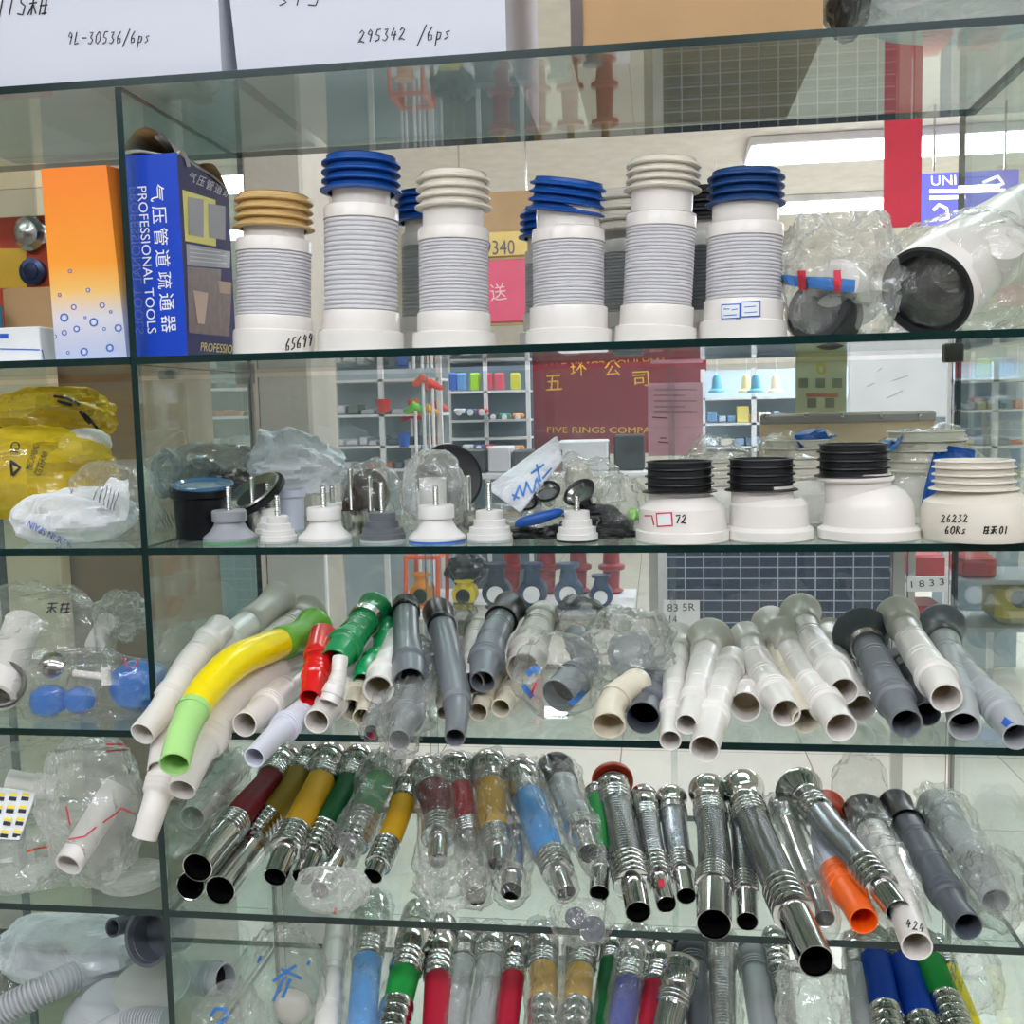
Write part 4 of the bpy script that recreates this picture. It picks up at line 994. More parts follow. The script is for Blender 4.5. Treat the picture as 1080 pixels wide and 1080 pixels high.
# black cup with blue lid
t, o = turned('black plastic cup with a clear blue lid, first item right of the divider', 214, 574, 29, [('cup_body', 'black_plastic', [(0, 24), (2, 26), (42, 28), (44, 31), (52, 32), (52, 28), (20, 26), (20, .1)])], name='black_cup', cat='cup', Yc=.10)
P = ORG[t.name]; s = px2m(P)
MB().lathe(P+np.array([.004, 0, 54*s]), [(0, 30*s), (.002, 32*s), (.005, 32*s), (.006, 29*s), (.003, 26*s), (.003, .001)], 44, axis=(.06, -.12, 1)).build('lid', mat('lid_blue', (60, 100, 130), .12, coat=.8), t, label='translucent blue lid')
# four adaptors with gaskets
GA = 'toilet adaptor rings at the right end of the second shelf'
def gk(h0, h1, r, n=4):
    out = []; w = (h1-h0)/n
    for i in range(n): out += [(h0+w*i, r*.92), (h0+w*(i+.1), r*(1.12 if i == 0 else 1.04)), (h0+w*(i+.25), r*(1.1 if i == 0 else 1.03)), (h0+w*(i+.4), r*.95), (h0+w*(i+.95), r*.95)]
    return out+[(h1, r*1.0), (h1+1, r*.98), (h1+1, r*.86), (h1-8, r*.84), (h1-8, .1)]
t, o = turned('white adaptor with black finned gasket and red framed sticker, marked 72', 720, 575, 48, [('adaptor_body', 'white_pvc', [(0, 46), (1, 49), (11, 49), (12, 46), (34, 44.5), (42, 36), (46, 33)]), ('neck', 'white_pvc', [(40, 32), (60, 32)], -3), ('rubber_gasket', 'black_rubber', gk(50, 82, 35), -3, 'black rubber gasket')], name='toilet_adaptor', cat='toilet adaptor', group=GA)
mb = o['adaptor_body']
marks('handwriting', [mb], hand('72', 711, 543, 6, 9), 1.6, M['ink'], t)
f = patch_on('sticker', [mb], [(692, 541), (709, 540), (710, 555), (693, 556)], M['red_ink'], t, off=.0007, n=4); patch_on('sticker_face', [mb], [(693.5, 542.5), (707.5, 541.5), (708.5, 553.5), (694.5, 554.5)], M['paper'], f, off=.0011, n=4)
marks('red_tag', [mb], [[(680, 544), (688, 544), (690, 554)]], 1.4, M['red_ink'], t, off=.0008)
t, o = turned('white adaptor with black gasket, second from the left of the black topped ones', 811, 573, 46, [('adaptor_body', 'white_pvc', [(0, 43), (1, 46), (10, 46), (12, 44), (14, 41), (36, 40), (40, 36), (43, 32)]), ('neck', 'white_pvc', [(34, 31), (42, 32), (56, 32)], -7), ('rubber_gasket', 'black_rubber', gk(50, 83, 34), -8, 'black rubber gasket')], name='toilet_adaptor', cat='toilet adaptor', group=GA)
t, o = turned('large white offset adaptor with the highest black gasket', 916, 573, 52, [('adaptor_body', 'white_pvc', [(0, 49), (1, 52), (10, 52), (12, 48), (14, 46), (34, 45), (42, 42), (50, 35), (56, 24)]), ('offset_neck', 'white_pvc', [(34, 32), (48, 33), (58, 34), (68, 34)], -12), ('neck_ring', 'white_pvc', [(60, 37), (62, 40), (65, 40), (67, 36)], -15), ('rubber_gasket', 'black_rubber', gk(64, 98, 36), -16, 'black rubber gasket')], name='toilet_adaptor', cat='toilet adaptor', group=GA)
t, o = turned('cream adaptor with cream finned neck, marked 26232 60Rs, at the right end', 1031, 575, 57, [('adaptor_body', 'ivory_rubber', [(0, 50), (1, 55), (6, 57), (30, 57), (40, 54), (46, 44), (52, 37), (56, 35)]), ('finned_neck', 'ivory_rubber', gk(52, 82, 40), -5)], name='toilet_adaptor', cat='toilet adaptor', group=GA)
mb = o['adaptor_body']
marks('handwriting', [mb], hand('26232', 992, 543, 5.2, 8, up=.02), 1.4, M['ink'], t); marks('handwriting', [mb], hand('60Rs', 996, 555, 5.2, 8), 1.5, M['ink'], t)
marks('handwriting', [mb], hand('hk', 1036, 555, 7, 8)+hand('01', 1053, 555, 4.5, 8), 1.5, M['ink'], t)
# bagged adaptors behind
def bag_adaptor(label, cx, yb, seed, film='film', H=84, rr=40, blue=None):
    t, o = turned(label, cx, yb, rr, [('adaptor_body', 'white_pvc', [(0, rr), (30, rr), (40, rr*.8), (H*.6, rr*.78)]), ('finned_neck', 'ivory_rubber', gk(H*.55, H, rr*.85))], name='bagged_adaptor', cat='toilet adaptor', group='bagged toilet adaptors behind the black topped ones', Yc=.27)
    P = ORG[t.name]; x, y = project(P+np.array([0, 0, .045])); b = blob('plastic_bag', x, y-8, rr*1.25, H*.62, .27, .07, film, t, seed, 2, .25)
    return t, b
t, b = bag_adaptor('bagged white adaptor with blue tape strip behind the second black gasket', 840, 556, 11)
patch_on('blue_tape', [b], [(836, 460), (880, 446), (890, 458), (842, 474)], M['blue_rubber'], t, off=.003, n=6)
t, b = bag_adaptor('bagged white adaptor wrapped with broad blue tape beside the cream adaptor', 975, 556, 12, H=92, rr=46)
patch_on('blue_tape', [b], [(984, 468), (1028, 476), (1026, 490), (990, 486)], M['blue_rubber'], t, off=.003, n=6)
patch_on('blue_tape', [b], [(985, 472), (1003, 474), (990, 520), (968, 552)], M['blue_rubber'], t, off=.003, n=6)
patch_on('blue_tape', [b], [(932, 452), (960, 444), (945, 475), (930, 480)], M['print_blue'], t, off=.003, n=6)
t, b = bag_adaptor('bagged adaptor deep behind the leftmost black gasket', 756, 552, 13, H=70, rr=34)
# middle clutter
t = thing('black_disc', 'big black round rubber disc leaning upright behind the clear bag', 'rubber disc', atZ(478, 552, top(2)))
P = atY(474, 504, .17); s = px2m(P); MB().lathe(P, [(-.004, 34*s), (-.003, 36*s), (.003, 36*s), (.005, 33*s), (.003, 28*s), (.003, .001)], 44, axis=(.45, -.8, .2)).build('disc', M['black_rubber'], t)
t, b = packed('tall clear plastic bag with a white plug inside, behind the blue washered plug', 458, 520, 36, 44, .12, .04, 2, 'film_cloudy', 21, amp=.2)
P, s = base_at(458, 560, 20, 2, Yc=.12); MB().lathe(P, [(0.001, 20*s), (30*s, 18*s), (32*s, 14*s), (60*s, 14*s)], 32).build('plug', M['plug_white'], t)
t, b = packed('clear bag with dark brown rings inside, left of the tall clear bag', 392, 518, 30, 30, .17, .04, 2, 'film', 22, amp=.25)
P = atY(388, 522, .17); s = px2m(P); MB().lathe(P, [(-.008, 24*s), (.006, 27*s), (.006, 18*s), (-.008, 16*s)], 40, axis=(-.3, -.9, .25)).build('brown_ring', mat('brown_rubber', (60, 50, 42), .4), t)
P = atY(372, 530, .13); MB().lathe(P, [(-.006, 12*s), (.004, 15*s), (.004, 9*s), (-.006, 8*s)], 32, axis=(-.6, -.7, .2)).build('brown_ring', M['brown_rubber'] if 'brown_rubber' in M else mat('brown_rubber', (60, 50, 42)), t)
t, b = packed('crumpled white sack leaning behind the black lid', 312, 494, 48, 26, .26, .04, 2, 'film_white', 23, name='paper_bundle', cat='plastic sack', amp=.3, tip=(-20, 16))
t = thing('steel_strainer_lid', 'dark rimmed steel lid leaning on the black cup', 'strainer lid', atZ(265, 550, top(2)))
P = atY(266, 520, .15); s = px2m(P); MB().lathe(P, [(-.004, 30*s), (.002, 33*s), (.004, 31*s), (.002, 27*s), (-.006, 12*s), (-.006, .001)], 44, axis=(-.35, -.45, .8)).build('lid', M['steel'], t)
MB().lathe(P+np.array([.002, .003, -.001]), [(-.006, 28*s), (-.006, 35*s), (.001, 35*s), (.001, 33*s)], 44, axis=(-.35, -.45, .8)).build('rim', M['black_rubber'], t)
t, b = packed('greyish bag of dark fittings at the back right of the divider', 225, 500, 52, 32, .26, .06, 2, 'film_dark', 24, amp=.3)
blob('dark_fitting', 215, 505, 22, 20, .26, .03, 'slate_pvc', t, 2, 2, .2); blob('dark_fitting', 250, 510, 18, 16, .27, .03, 'dark_steel', t, 4, 2, .2)
# white film sheet with blue print
t = thing('printed_plastic_bag', 'white plastic sleeve with blue brush print leaning diagonally in the middle', 'plastic bag', atZ(560, 552, top(2)))
c = [atY(512, 514, .12), atY(586, 460, .17), atY(592, 485, .13), atY(548, 540, .08)]
V = []; F = []; n = 12
for i in range(n+1):
    for j in range(n+1):
        u, v = i/n, j/n; p = c[0]*(1-u)*(1-v)+c[1]*u*(1-v)+c[2]*u*v+c[3]*(1-u)*v
        V.append(p+np.array([0, -.012*math.sin(PI*u)*math.sin(PI*v)+.004*noise.noise(Vector((u*6, v*6, 1))), 0]))
for i in range(n):
    for j in range(n): a = i*(n+1)+j; F.append((a, a+n+1, a+n+2, a+1))
k = len(V); V2 = [v+np.array([.002, .004+.010*math.sin(PI*i/len(V)), 0]) for i, v in enumerate(V)]
bs = mk('sleeve', V+V2, F+[tuple(x+k for x in reversed(f)) for f in F], M['film_white'], t, sharp=60)
marks('blue_print', [bs], [[(542, 528), (548, 512), (552, 524), (556, 508)], [(556, 510), (562, 522), (566, 504), (570, 516)], [(560, 500), (574, 490)], [(572, 505), (582, 494)], [(566, 490), (570, 508)], [(540, 522), (548, 526)]], 2.2, M['print_blue'], t, off=.001)
# steel basin waste cups and film behind
for i, (cx, cy, r, lb) in enumerate(((553, 530, 13, 'small steel waste cup lying on its side below the printed sleeve'), (577, 520, 14, 'steel funnel with black rubber ring lying in the clutter'), (612, 521, 17, 'big round steel waste grate with black edge lying tilted'))):
    t = thing('basin_waste', lb, 'basin waste', atZ(cx, 560, top(2)))
    P = atY(cx, cy, .11); s = px2m(P); P[2] = max(P[2], top(2)+r*s)
    MB().lathe(P, [(-.02, r*.4*s), (-.006, r*.6*s), (0, r*.98*s), (.003, r*s), (.003, r*.85*s), (-.002, r*.7*s), (-.003, .001)], 36, axis=(.2-.3*i, -.6, .7)).build('cup', M['steel'], t)
    MB().lathe(P, [(.001, r*1.0*s), (.004, r*1.08*s), (.006, r*1.0*s), (.004, r*.86*s)], 36, axis=(.2-.3*i, -.6, .7), cap0=False, cap1=False).build('rubber_ring', M['black_rubber'], t)
t, b = packed('crumpled clear bag with pale fittings right of the printed sleeve', 618, 512, 38, 30, .2, .05, 2, 'film', 25, amp=.35)
blob('pale_fitting', 610, 505, 14, 18, .2, .02, 'ivory_rubber', t, 3, 2, .2)
t, b = packed('low crumpled clear bag lying behind the white stepped plugs', 545, 548, 34, 16, .12, .03, 2, 'film', 26, amp=.3)
t, b = packed('greenish clear bag left of the first black gasket', 655, 536, 26, 32, .13, .04, 2, 'film', 27, amp=.35)
blob('dark_fitting', 655, 556, 14, 12, .12, .02, 'black_plastic', t, 5, 2, .2); blob('green_piece', 668, 543, 6, 7, .1, .01, 'lime_plastic', t, 7, 2, .2)
t = thing('blue_stopper', 'flat blue rubber stopper lying among the bead chains', 'stopper', atZ(568, 560, top(2)))
P = atY(568, 549, .05); P[2] = max(P[2], top(2)+.012); s = px2m(P)
V_, F_, uv_ = Path([atY(543, 553, .05), atY(570, 546, .05), atY(594, 539, .06)]).sweep([(0, .002), (.1, .006), (.5, .008), (.9, .006), (1, .002)], 16, True, True); mk('stopper', V_, F_, M['blue_rubber'], t)
# bead chains: a nobody-counts tangle of beads
t = MB(); r_ = random.Random(3)
for k in range(7):
    x, y = 565+r_.random()*85, 556+r_.random()*12; dx, dy = r_.uniform(-1, 1), r_.uniform(-1, 1)
    for i in range(24):
        dx += r_.uniform(-.5, .5); dy += r_.uniform(-.5, .5); l = math.hypot(dx, dy) or 1; x += dx/l*3; y = min(571, max(545, y+dy/l*1.5)); x = min(668, max(540, x))
        P = atY(x, y, .06+.02*r_.random()); P[2] = max(P[2], top(2)+.0022); t.lathe(P, [(-.0014, .0004), (-.0008, .0013), (.0008, .0013), (.0014, .0004)], 6)
o = t.build('bead_chain', M['steel'], None); props(o, 'tangled silver bead chains lying around the white stepped plug', 'bead chain', None, 'stuff')
for i, (cx, cy, w, h, lb) in enumerate(((548, 563, 26, 7, 'flat black rubber piece under the blue stopper'), (590, 562, 22, 8, 'black rubber piece under the bead chains'), (640, 563, 28, 9, 'lumpy black rubber stopper right of the last white plug'), (625, 545, 26, 12, 'dark rubber stopper behind the last white plug'))):
    t = thing('rubber_stopper', lb, 'stopper', atZ(cx, cy, top(2)), 'black rubber stoppers on the second shelf')
    blob('rubber', cx, cy, w, h, .075+.05*(i == 3), .02, 'black_rubber', t, i+30, 2, .3)

# ---------------------------------------------------------------- left bay, rows 2-5
t, b = packed('upper yellow translucent bag with black print in the left bay', 50, 440, 68, 30, .26, .10, 2, 'film_yellow', 41, amp=.2)
blob('yellow_ball', 60, 450, 34, 20, .26, .05, 'beige_rubber', t, 2, 2, .1)
marks('black_print', [b], [[(56, 418), (70, 421), (84, 428)], [(60, 424), (76, 428)], [(88, 436), (98, 446), (104, 456)], [(84, 434), (94, 446)]], 3, M['ink'], t, off=.002)
t, b = packed('lower yellow bag reading MECANISMO CISTERNA in the left bay', 38, 500, 82, 48, .16, .10, 2, 'film_yellow', 42, amp=.16)
blob('pale_ball', 90, 470, 24, 18, .17, .04, 'ivory_rubber', t, 3, 2, .1)
text_on('lettering', [b], 'MECANISMO', (34, 496), (42, 470), 7, M['ink'], t, off=.002); text_on('lettering', [b], 'CISTERNA', (42, 502), (52, 478), 7, M['ink'], t, off=.002)
text_on('lettering', [b], 'ID', (20, 478), (22, 468), 9, M['ink'], t, off=.002)
marks('black_triangle', [b], [[(14, 502), (12, 487), (22, 494), (14, 502)]], 3, M['ink'], t, off=.002)
t, b = packed('folded white padded bag printed MADE IN SPAIN in blue', 78, 545, 64, 30, .09, .07, 2, 'film_white', 43, amp=.12)
text_on('lettering', [b], 'MADE IN SPAIN', (80, 573), (32, 549), 7, M['blue_ink'], t, off=.0015)
t, b = packed('clear bag with printed instruction sheet and steel rod, against the divider', 120, 532, 50, 46, .10, .05, 2, 'film', 44, amp=.2)
patch_on('instruction_sheet', [b], [(112, 500), (140, 506), (132, 552), (92, 530)], M['paper'], t, off=-.008, n=6)
marks('print_lines', [b], [[(104+i*4, 508+i*2), (96+i*5, 528+i*3)] for i in range(6)], 1, M['slate_pvc'], t, off=-.006)
MB().tube([atY(88, 525, .07), atY(112, 542, .06)], .006, 12).build('rod', M['dark_steel'], t)
t, b = packed('bag with grey ring and small print just right of the divider', 172, 525, 36, 48, .22, .05, 2, 'film', 45, amp=.2)
P = atY(176, 500, .22); s = px2m(P); MB().lathe(P, [(-.006, 24*s), (.006, 26*s), (.006, 19*s), (-.006, 18*s)], 36, axis=(-.5, -.8, .1), cap0=False, cap1=False).build('grey_ring', M['slate_pvc'], t)
marks('print_lines', [b], [[(168+i*4, 542), (174+i*4, 556)] for i in range(5)], .9, M['slate_pvc'], t, off=.001)
# row 3 left
t, b = packed('big clear bag over a white cistern valve at the far left of the third row', 40, 680, 78, 64, .14, .09, 3, 'film', 46, amp=.2)
V_, F_, uv_ = Path([atY(-6, 735, .03), atY(10, 700, .08), atY(25, 655, .14)]).sweep([(0, .022), (0, .03), (.3, .03), (.32, .026), (1, .026)], 32, False, True); mk('valve_body', V_, F_, M['white_pvc'], t, uv=uv_)
P = atY(4, 722, .045); MB().lathe(P, [(-.004, .031), (.004, .033), (.006, .03), (.005, .026)], 36, axis=(.2, -.9, .3), cap0=False, cap1=False).build('seal_ring', M['dark_steel'], t)
marks('handwriting', [b], hand('kh', 48, 636, 12, 11), 1.3, M['ink'], t, off=.001)
t, b = packed('silvery crumpled bag near the divider in the third row left', 128, 650, 26, 24, .2, .04, 3, 'film_cloudy', 47, amp=.4)
V_, F_, uv_ = Path([atY(100, 680, .12), atY(112, 655, .2)]).sweep([(0, .001), (0, .014), (1, .014)], 24, False, True); mk('white_tube', V_, F_, M['white_pvc'], t, uv=uv_)
t, b = packed('clear bag with blue balls and white rods, front of the third row left', 85, 728, 92, 46, .08, .06, 3, 'film_thin', 48, amp=.2)
for (x, y, r, Y) in ((52, 745, 20, .06), (84, 738, 17, .07), (148, 725, 32, .10)):
    P = atY(x, y, Y); s = px2m(P); P[2] = max(P[2], top(3)+r*s*.82)
    MB().lathe(P, [(-r*s*.8, .001), (-r*s*.78, r*s*.4), (-r*s*.5, r*s*.85), (0, r*s), (r*s*.5, r*s*.85), (r*s*.78, r*s*.4), (r*s*.8, .001)], 32).build('blue_float', mat('float_blue', (28, 110, 196), .3, coat=.3), t, label='blue plastic float')
MB().tube([atY(78, 710, .06), atY(112, 714, .06)], .005, 12).build('white_rod', M['white_pvc'], t); MB().tube([atY(112, 705, .06), atY(112, 722, .06)], .006, 12).build('white_rod', M['white_pvc'], t)
P = atY(56, 702, .05); MB().lathe(P, [(0, .018), (.006, .018), (.012, .010), (.013, .001)], 30, axis=(.1, -.8, .5)).build('chrome_button', M['chrome'], t)
marks('price_tag', [b], [[(130, 690), (144, 692), (145, 703), (133, 704), (130, 690)]], 1.2, M['red_ink'], t, off=.001)
t, b = packed('green tinted clear bag right of the divider in the third row', 205, 690, 42, 34, .24, .05, 3, 'film', 49, amp=.3)
# row 4 left
t, b = packed('clear bag of white fittings at the back left of the fourth row', 60, 820, 80, 40, .24, .08, 4, 'film', 50, amp=.22)
V_, F_, uv_ = Path([atY(8, 822, .14), atY(60, 832, .16)]).sweep([(0, .001), (0, .016), (.5, .016), (.52, .019), (1, .019)], 26, False, True); mk('white_tube', V_, F_, M['white_pvc'], t, uv=uv_)
t, b = packed('printed clear bag with red lettering holding a white tube, leaning forward', 100, 855, 58, 74, .06, .05, 4, 'film_cloudy', 51, amp=.22)
V_, F_, uv_ = Path([atY(72, 912, .0), atY(95, 880, .05), atY(125, 830, .1)]).sweep([(.02, .016), (0, .016), (0, .019), (1, .022)], 26, False, True); mk('white_tube', V_, F_, M['white_pvc'], t, uv=uv_)
marks('red_print', [b], [[(72, 885), (90, 882), (102, 872)], [(108, 868), (122, 858), (128, 852), (140, 858)], [(112, 785), (140, 786)], [(112, 792), (136, 791)], [(70, 850), (74, 870)]], 1.6, M['red_ink'], t, off=.001)
t, b = packed('amber tinted bag with steel mesh fitting low in the fourth row left', 30, 900, 60, 40, .08, .07, 4, 'film_cloudy', 52, amp=.25)
marks('red_print', [b], [[(28, 898), (40, 894), (56, 892)]], 2, M['orange_red_rubber'], t, off=.001)
t = thing('label_sheet', 'white sheet of yellow and black hazard labels in the fourth row left', 'label sheet', atZ(18, 880, top(4)))
c = [atY(-10, 830, .06), atY(38, 836, .06), atY(20, 886, .02), atY(-14, 884, .02)]
k = MB().add(c+[p+np.array([0, .003, 0]) for p in c], [(3, 2, 1, 0), (4, 5, 6, 7), (0, 1, 5, 4), (1, 2, 6, 5), (2, 3, 7, 6), (3, 0, 4, 7)]).build('sheet', M['paper'], t, smooth=False)
for i in range(3):
    for j in range(4):
        x, y = -2+i*13-j*3, 836+j*13
        patch_on('label_mark', [k], [(x, y), (x+8, y+1), (x+7, y+4), (x-1, y+3)], M['yellow_plastic'], t, off=.0006, n=1); patch_on('label_mark', [k], [(x-1, y+4), (x+7, y+5), (x+6, y+9), (x-2, y+8)], M['ink'], t, off=.0006, n=1)
t = thing('clear_lid', 'round clear plastic lid lying beside the divider in the fourth row', 'lid', atZ(140, 915, top(4)))
P = atY(140, 905, .07); s = px2m(P); P[2] = top(4)+.0006; MB().lathe(P, [(0, 28*s), (.004, 34*s), (.018, 34*s), (.022, 30*s), (.024, 10*s), (.024, .001)], 44, axis=(0, 0, 1)).build('lid', M['film_cloudy'], t)
t, b = packed('crumpled clear bag right of the divider under the drooping white pipe', 235, 880, 52, 44, .2, .06, 4, 'film', 53, amp=.3)
p = pvc('waste_pipe', 'bagged white ribbed pipe lying behind the drooping white one', 'white_pvc', [(203, 862, 13), (222, 838, 14), (248, 806, 14)], row=4, group='chrome ended waste pipes laid on the fourth shelf', yf=.12, yb=.3, ribbed=True, bag=dict(k=1.4))
# row 5 left
t, b = packed('open white sack showing grey pipe fittings, left bay of the fifth row', 75, 1000, 82, 34, .2, .07, 5, 'film_white', 54, amp=.12)
t2 = thing('grey_siphon', 'grey siphon fitting with round mouth in the open white sack', 'pipe fitting', atZ(150, 1000, top(5)))
P = atY(158, 988, .06); s = px2m(P); ax = (-.25, -.9, .25)
MB().lathe(P, [(-.06, 24*s), (-.004, 25*s), (.0, 29*s), (.006, 30*s), (.006, 26*s), (-.03, 24*s), (-.03, .001)], 40, axis=ax).build('socket', M['slate_pvc'], t2)
P2 = atY(124, 977, .08); MB().lathe(P2, [(-.03, 9*s), (.01, 10*s), (.01, 8*s), (-.02, 7*s), (-.02, .001)], 28, axis=ax).build('side_spout', M['slate_pvc'], t2)
MB().tube([P2+np.array([0, .03, 0]), P+np.array([0, .05, 0])], .012, 16).build('link_tube', M['slate_pvc'], t2)
t = thing('corrugated_hose', 'fat grey corrugated drain hose in the bottom left corner', 'drain hose', atZ(30, 1075, top(5)))
ph = Path([atY(-60, 1105, .03), atY(0, 1068, .05), atY(50, 1042, .08), atY(82, 1028, .12)]); st = []
for i in range(34): u = i/34; st += [(u, .018), (u+.008, .022), (u+.018, .022), (u+.024, .018)]
V_, F_, uv_ = ph.sweep(st, 30, False, True); mk('hose', V_, F_, M['grey_pvc_ribbed'] if False else M['light_grey_pvc'], t, uv=uv_)
t = thing('grey_basin_trap', 'grey domed trap body with a steel strainer on top, bottom of the left bay', 'basin trap', atZ(120, 1078, top(5)))
P = atY(118, 1070, .11); s = px2m(P)
MB().lathe(P, [(-.05, 48*s), (-.01, 52*s), (.0, 50*s), (.02, 40*s), (.03, 30*s)], 44, axis=(.1, -.3, 1)).build('trap_body', M['light_grey_pvc'], t)
P2 = atY(160, 1040, .08); MB().lathe(P2, [(-.01, 32*s), (.0, 38*s), (.004, 38*s), (.004, 34*s), (-.002, 24*s), (-.004, 10*s), (-.004, .001)], 44, axis=(.05, -.3, .95)).build('steel_strainer', mat('brushed', (214, 212, 208), .42, .7), t)
ph = Path([atY(100, 1095, .03), atY(140, 1078, .03), atY(178, 1078, .03)]); st = []
for i in range(14): u = .5+i/30; st += [(u, .016), (u+.01, .02), (u+.02, .02), (u+.025, .016)]
V_, F_, uv_ = ph.sweep([(0, .02), (.48, .02), (.49, .016)]+st, 28, True, True); mk('outlet_hose', V_, F_, M['light_grey_pvc'], t, uv=uv_)
t, b = packed('dull clear bag of grey traps at the far left of the fifth row', 20, 1035, 60, 40, .22, .06, 5, 'film_dark', 55, amp=.25)
G4 = 'chrome ended waste pipes laid on the fourth shelf'
# ---------------------------------------------------------------- third shelf: loose printed bags over the grey elbow
t, b = packed('large printed clear bag lying over the grey elbow pipe mouth', 588, 712, 44, 42, .075, .05, 3, 'film_thin', 61, amp=.22)
for q in ([[(556, 712), (562, 706), (570, 706)], [(552, 722), (558, 730), (562, 735)], [(600, 742), (608, 738), (616, 728)]]): marks('blue_print', [b], [q], 6, M['print_blue'], t, off=.001)
for q in ([[(566, 720), (560, 735)]]): marks('red_print', [b], [q], 2.5, M['red_ink'], t, off=.0016)
t, b = packed('shiny crumpled clear bag behind the cream ribbed elbow', 660, 682, 44, 40, .2, .07, 3, 'film_cloudy', 62, amp=.35)
blob('pale_fitting', 665, 688, 24, 22, .22, .03, 'light_grey_pvc', t, 3, 3, .15)
t, b = packed('dark topped crumpled bag at the back above the bagged elbow', 612, 652, 26, 22, .3, .04, 3, 'film_dark', 63, amp=.4)
t, b = packed('small silvery bag between the second grey pipe and the frosted one', 489, 662, 16, 24, .31, .03, 3, 'film_dark', 64, amp=.35)

# ---------------------------------------------------------------- fourth shelf
def C(label, hose, pts, **kw):
    return chrome('waste_pipe', label, hose, pts, row=kw.pop('row', 4), group=kw.pop('group', G4), **kw)
C('maroon hose pipe with chrome ends, first on the fourth shelf', 'maroon_hose', [(208, 915, 16), (225, 893, 14), (241, 875, 14.5), (260, 850, 14), (279, 828, 12), (292, 812, 15), (303, 799, 15)], lift=.03, a=.27, b=.38, c=.79, d=.86, yb=.32, yf=.0)
C('plain chrome tube mouth under the maroon pipe', 'chrome', [(201, 934, 15), (222, 915, 13), (250, 885, 13)], yb=.22, a=.5, b=.6)
C('chrome tube mouth lying right of the maroon pipe tip', 'chrome', [(232, 939, 16), (250, 915, 14), (275, 885, 13), (300, 855, 13)], yb=.25, a=.45, b=.55)
C('olive hose pipe with chrome ends, right of the maroon one', 'olive_hose', [(258, 896, 11), (268, 880, 13), (285, 860, 13.5), (305, 835, 13), (322, 808, 13), (332, 795, 12)], lift=.02, a=.1, b=.32, c=.77, d=.85, yb=.33)
C('gold hose pipe with broad chrome nut at its top', 'gold_hose', [(290, 925, 12), (299, 903, 13), (310, 880, 15), (325, 850, 15), (338, 825, 14), (346, 805, 14), (351, 795, 15)], lift=.012, a=.18, b=.34, c=.77, d=.85, yb=.31, collar2='chrome')
C('dark green hose pipe with chrome ends, right of the gold one', 'forest_hose', [(319, 925, 11), (328, 903, 12), (342, 875, 14.5), (358, 848, 14.5), (371, 818, 12), (380, 795, 13)], a=.16, b=.36, c=.77, d=.85, yb=.32)
C('chrome pipe mouth with dark hole below the bagged green pipe', 'chrome', [(337, 939, 10), (352, 915, 11), (372, 880, 11)], yb=.2)
C('green hose pipe inside a cloudy clear bag', 'bright_green_hose', [(366, 902, 9), (376, 880, 13), (388, 850, 15), (401, 822, 14), (411, 800, 13)], a=.1, b=.4, c=.78, d=.84, yb=.31, lift=.01, bag=dict(k=1.45, t0=-.25, rmin=.02, mat_='film_cloudy', seed=3))
C('brown gold hose pipe with striped chrome collar behind the bagged green one', 'gold_hose', [(393, 924, 10), (402, 905, 11), (413, 880, 12), (424, 850, 12), (432, 825, 12)], a=.1, b=.34, c=.8, d=.86, yb=.28)
C('maroon hose pipe in a crumpled bag with big steel cap', 'maroon_hose', [(461, 908, 10), (462, 885, 14), (461, 855, 15), (455, 830, 17), (449, 812, 18)], a=.22, b=.4, c=.77, d=.85, yb=.3, lift=.012, bag=dict(k=1.35, t0=-.35, rmin=.03, seed=8))
C('slim maroon hose pipe in a clear bag, narrow steel top', 'crimson_hose', [(498, 898, 9), (495, 880, 12), (488, 850, 13), (482, 820, 14), (479, 804, 15)], a=.16, b=.3, c=.7, d=.78, yb=.31, lift=.01, bag=dict(k=1.3, t0=-.15, seed=12))
C('gold ribbed hose pipe in a bag with its black mouth poking out', 'gold_hose', [(525, 911, 10), (524, 892, 12), (519, 855, 15), (517, 825, 15), (516, 803, 16)], a=.14, b=.3, c=.75, d=.82, yb=.31, lift=.012, bag=dict(k=1.3, t0=-.05, rmin=.026, seed=16))
C('sky blue hose pipe in a glossy clear bag', 'sky_hose', [(597, 942, 10), (588, 918, 12), (574, 885, 16), (560, 850, 16), (551, 825, 15), (547, 812, 16)], a=.14, b=.28, c=.76, d=.82, yb=.31, lift=.003, bag=dict(k=1.3, t0=-.04, seed=21))
C('clear bagged pipe with large black cap behind the sky blue one', 'light_grey_pvc', [(622, 900, 12), (611, 870, 14), (597, 838, 15), (585, 812, 16)], flare=21, collar2='black_plastic', yb=.35, lift=.01, yf=.12, bag=dict(k=1.25, t0=-.25, seed=25))
C('bright green hose pipe partly hidden left of the orange topped chrome one', 'bright_green_hose', [(632, 942, 10), (633, 915, 11), (633, 885, 12.5), (632, 850, 12), (631, 835, 12)], a=.2, b=.34, c=.9, d=.95, yb=.3)
C('chrome ribbed pipe with orange red rubber gasket on top', 'chrome_ribbed', [(673, 962, 13), (668, 935, 14), (660, 900, 16.5), (653, 865, 15.5), (648, 838, 15), (646, 824, 14)], a=.17, b=.34, c=.78, d=.87, yb=.31, gasket=('orange_red_rubber', 22, 'orange red rubber gasket'), colk=1.25)
p = C('short chrome ribbed pipe with a red sticker, right of the orange topped one', 'chrome_ribbed', [(703, 954, 10), (697, 932, 11), (688, 895, 12), (682, 860, 12), (678, 838, 12)], a=.2, b=.38, c=.74, d=.82, yb=.3)
patch_on('sticker', p.objs, [(694, 928), (700, 927), (701, 936), (695, 937)], M['red_ink'], p.root, n=2, label='red sticker')
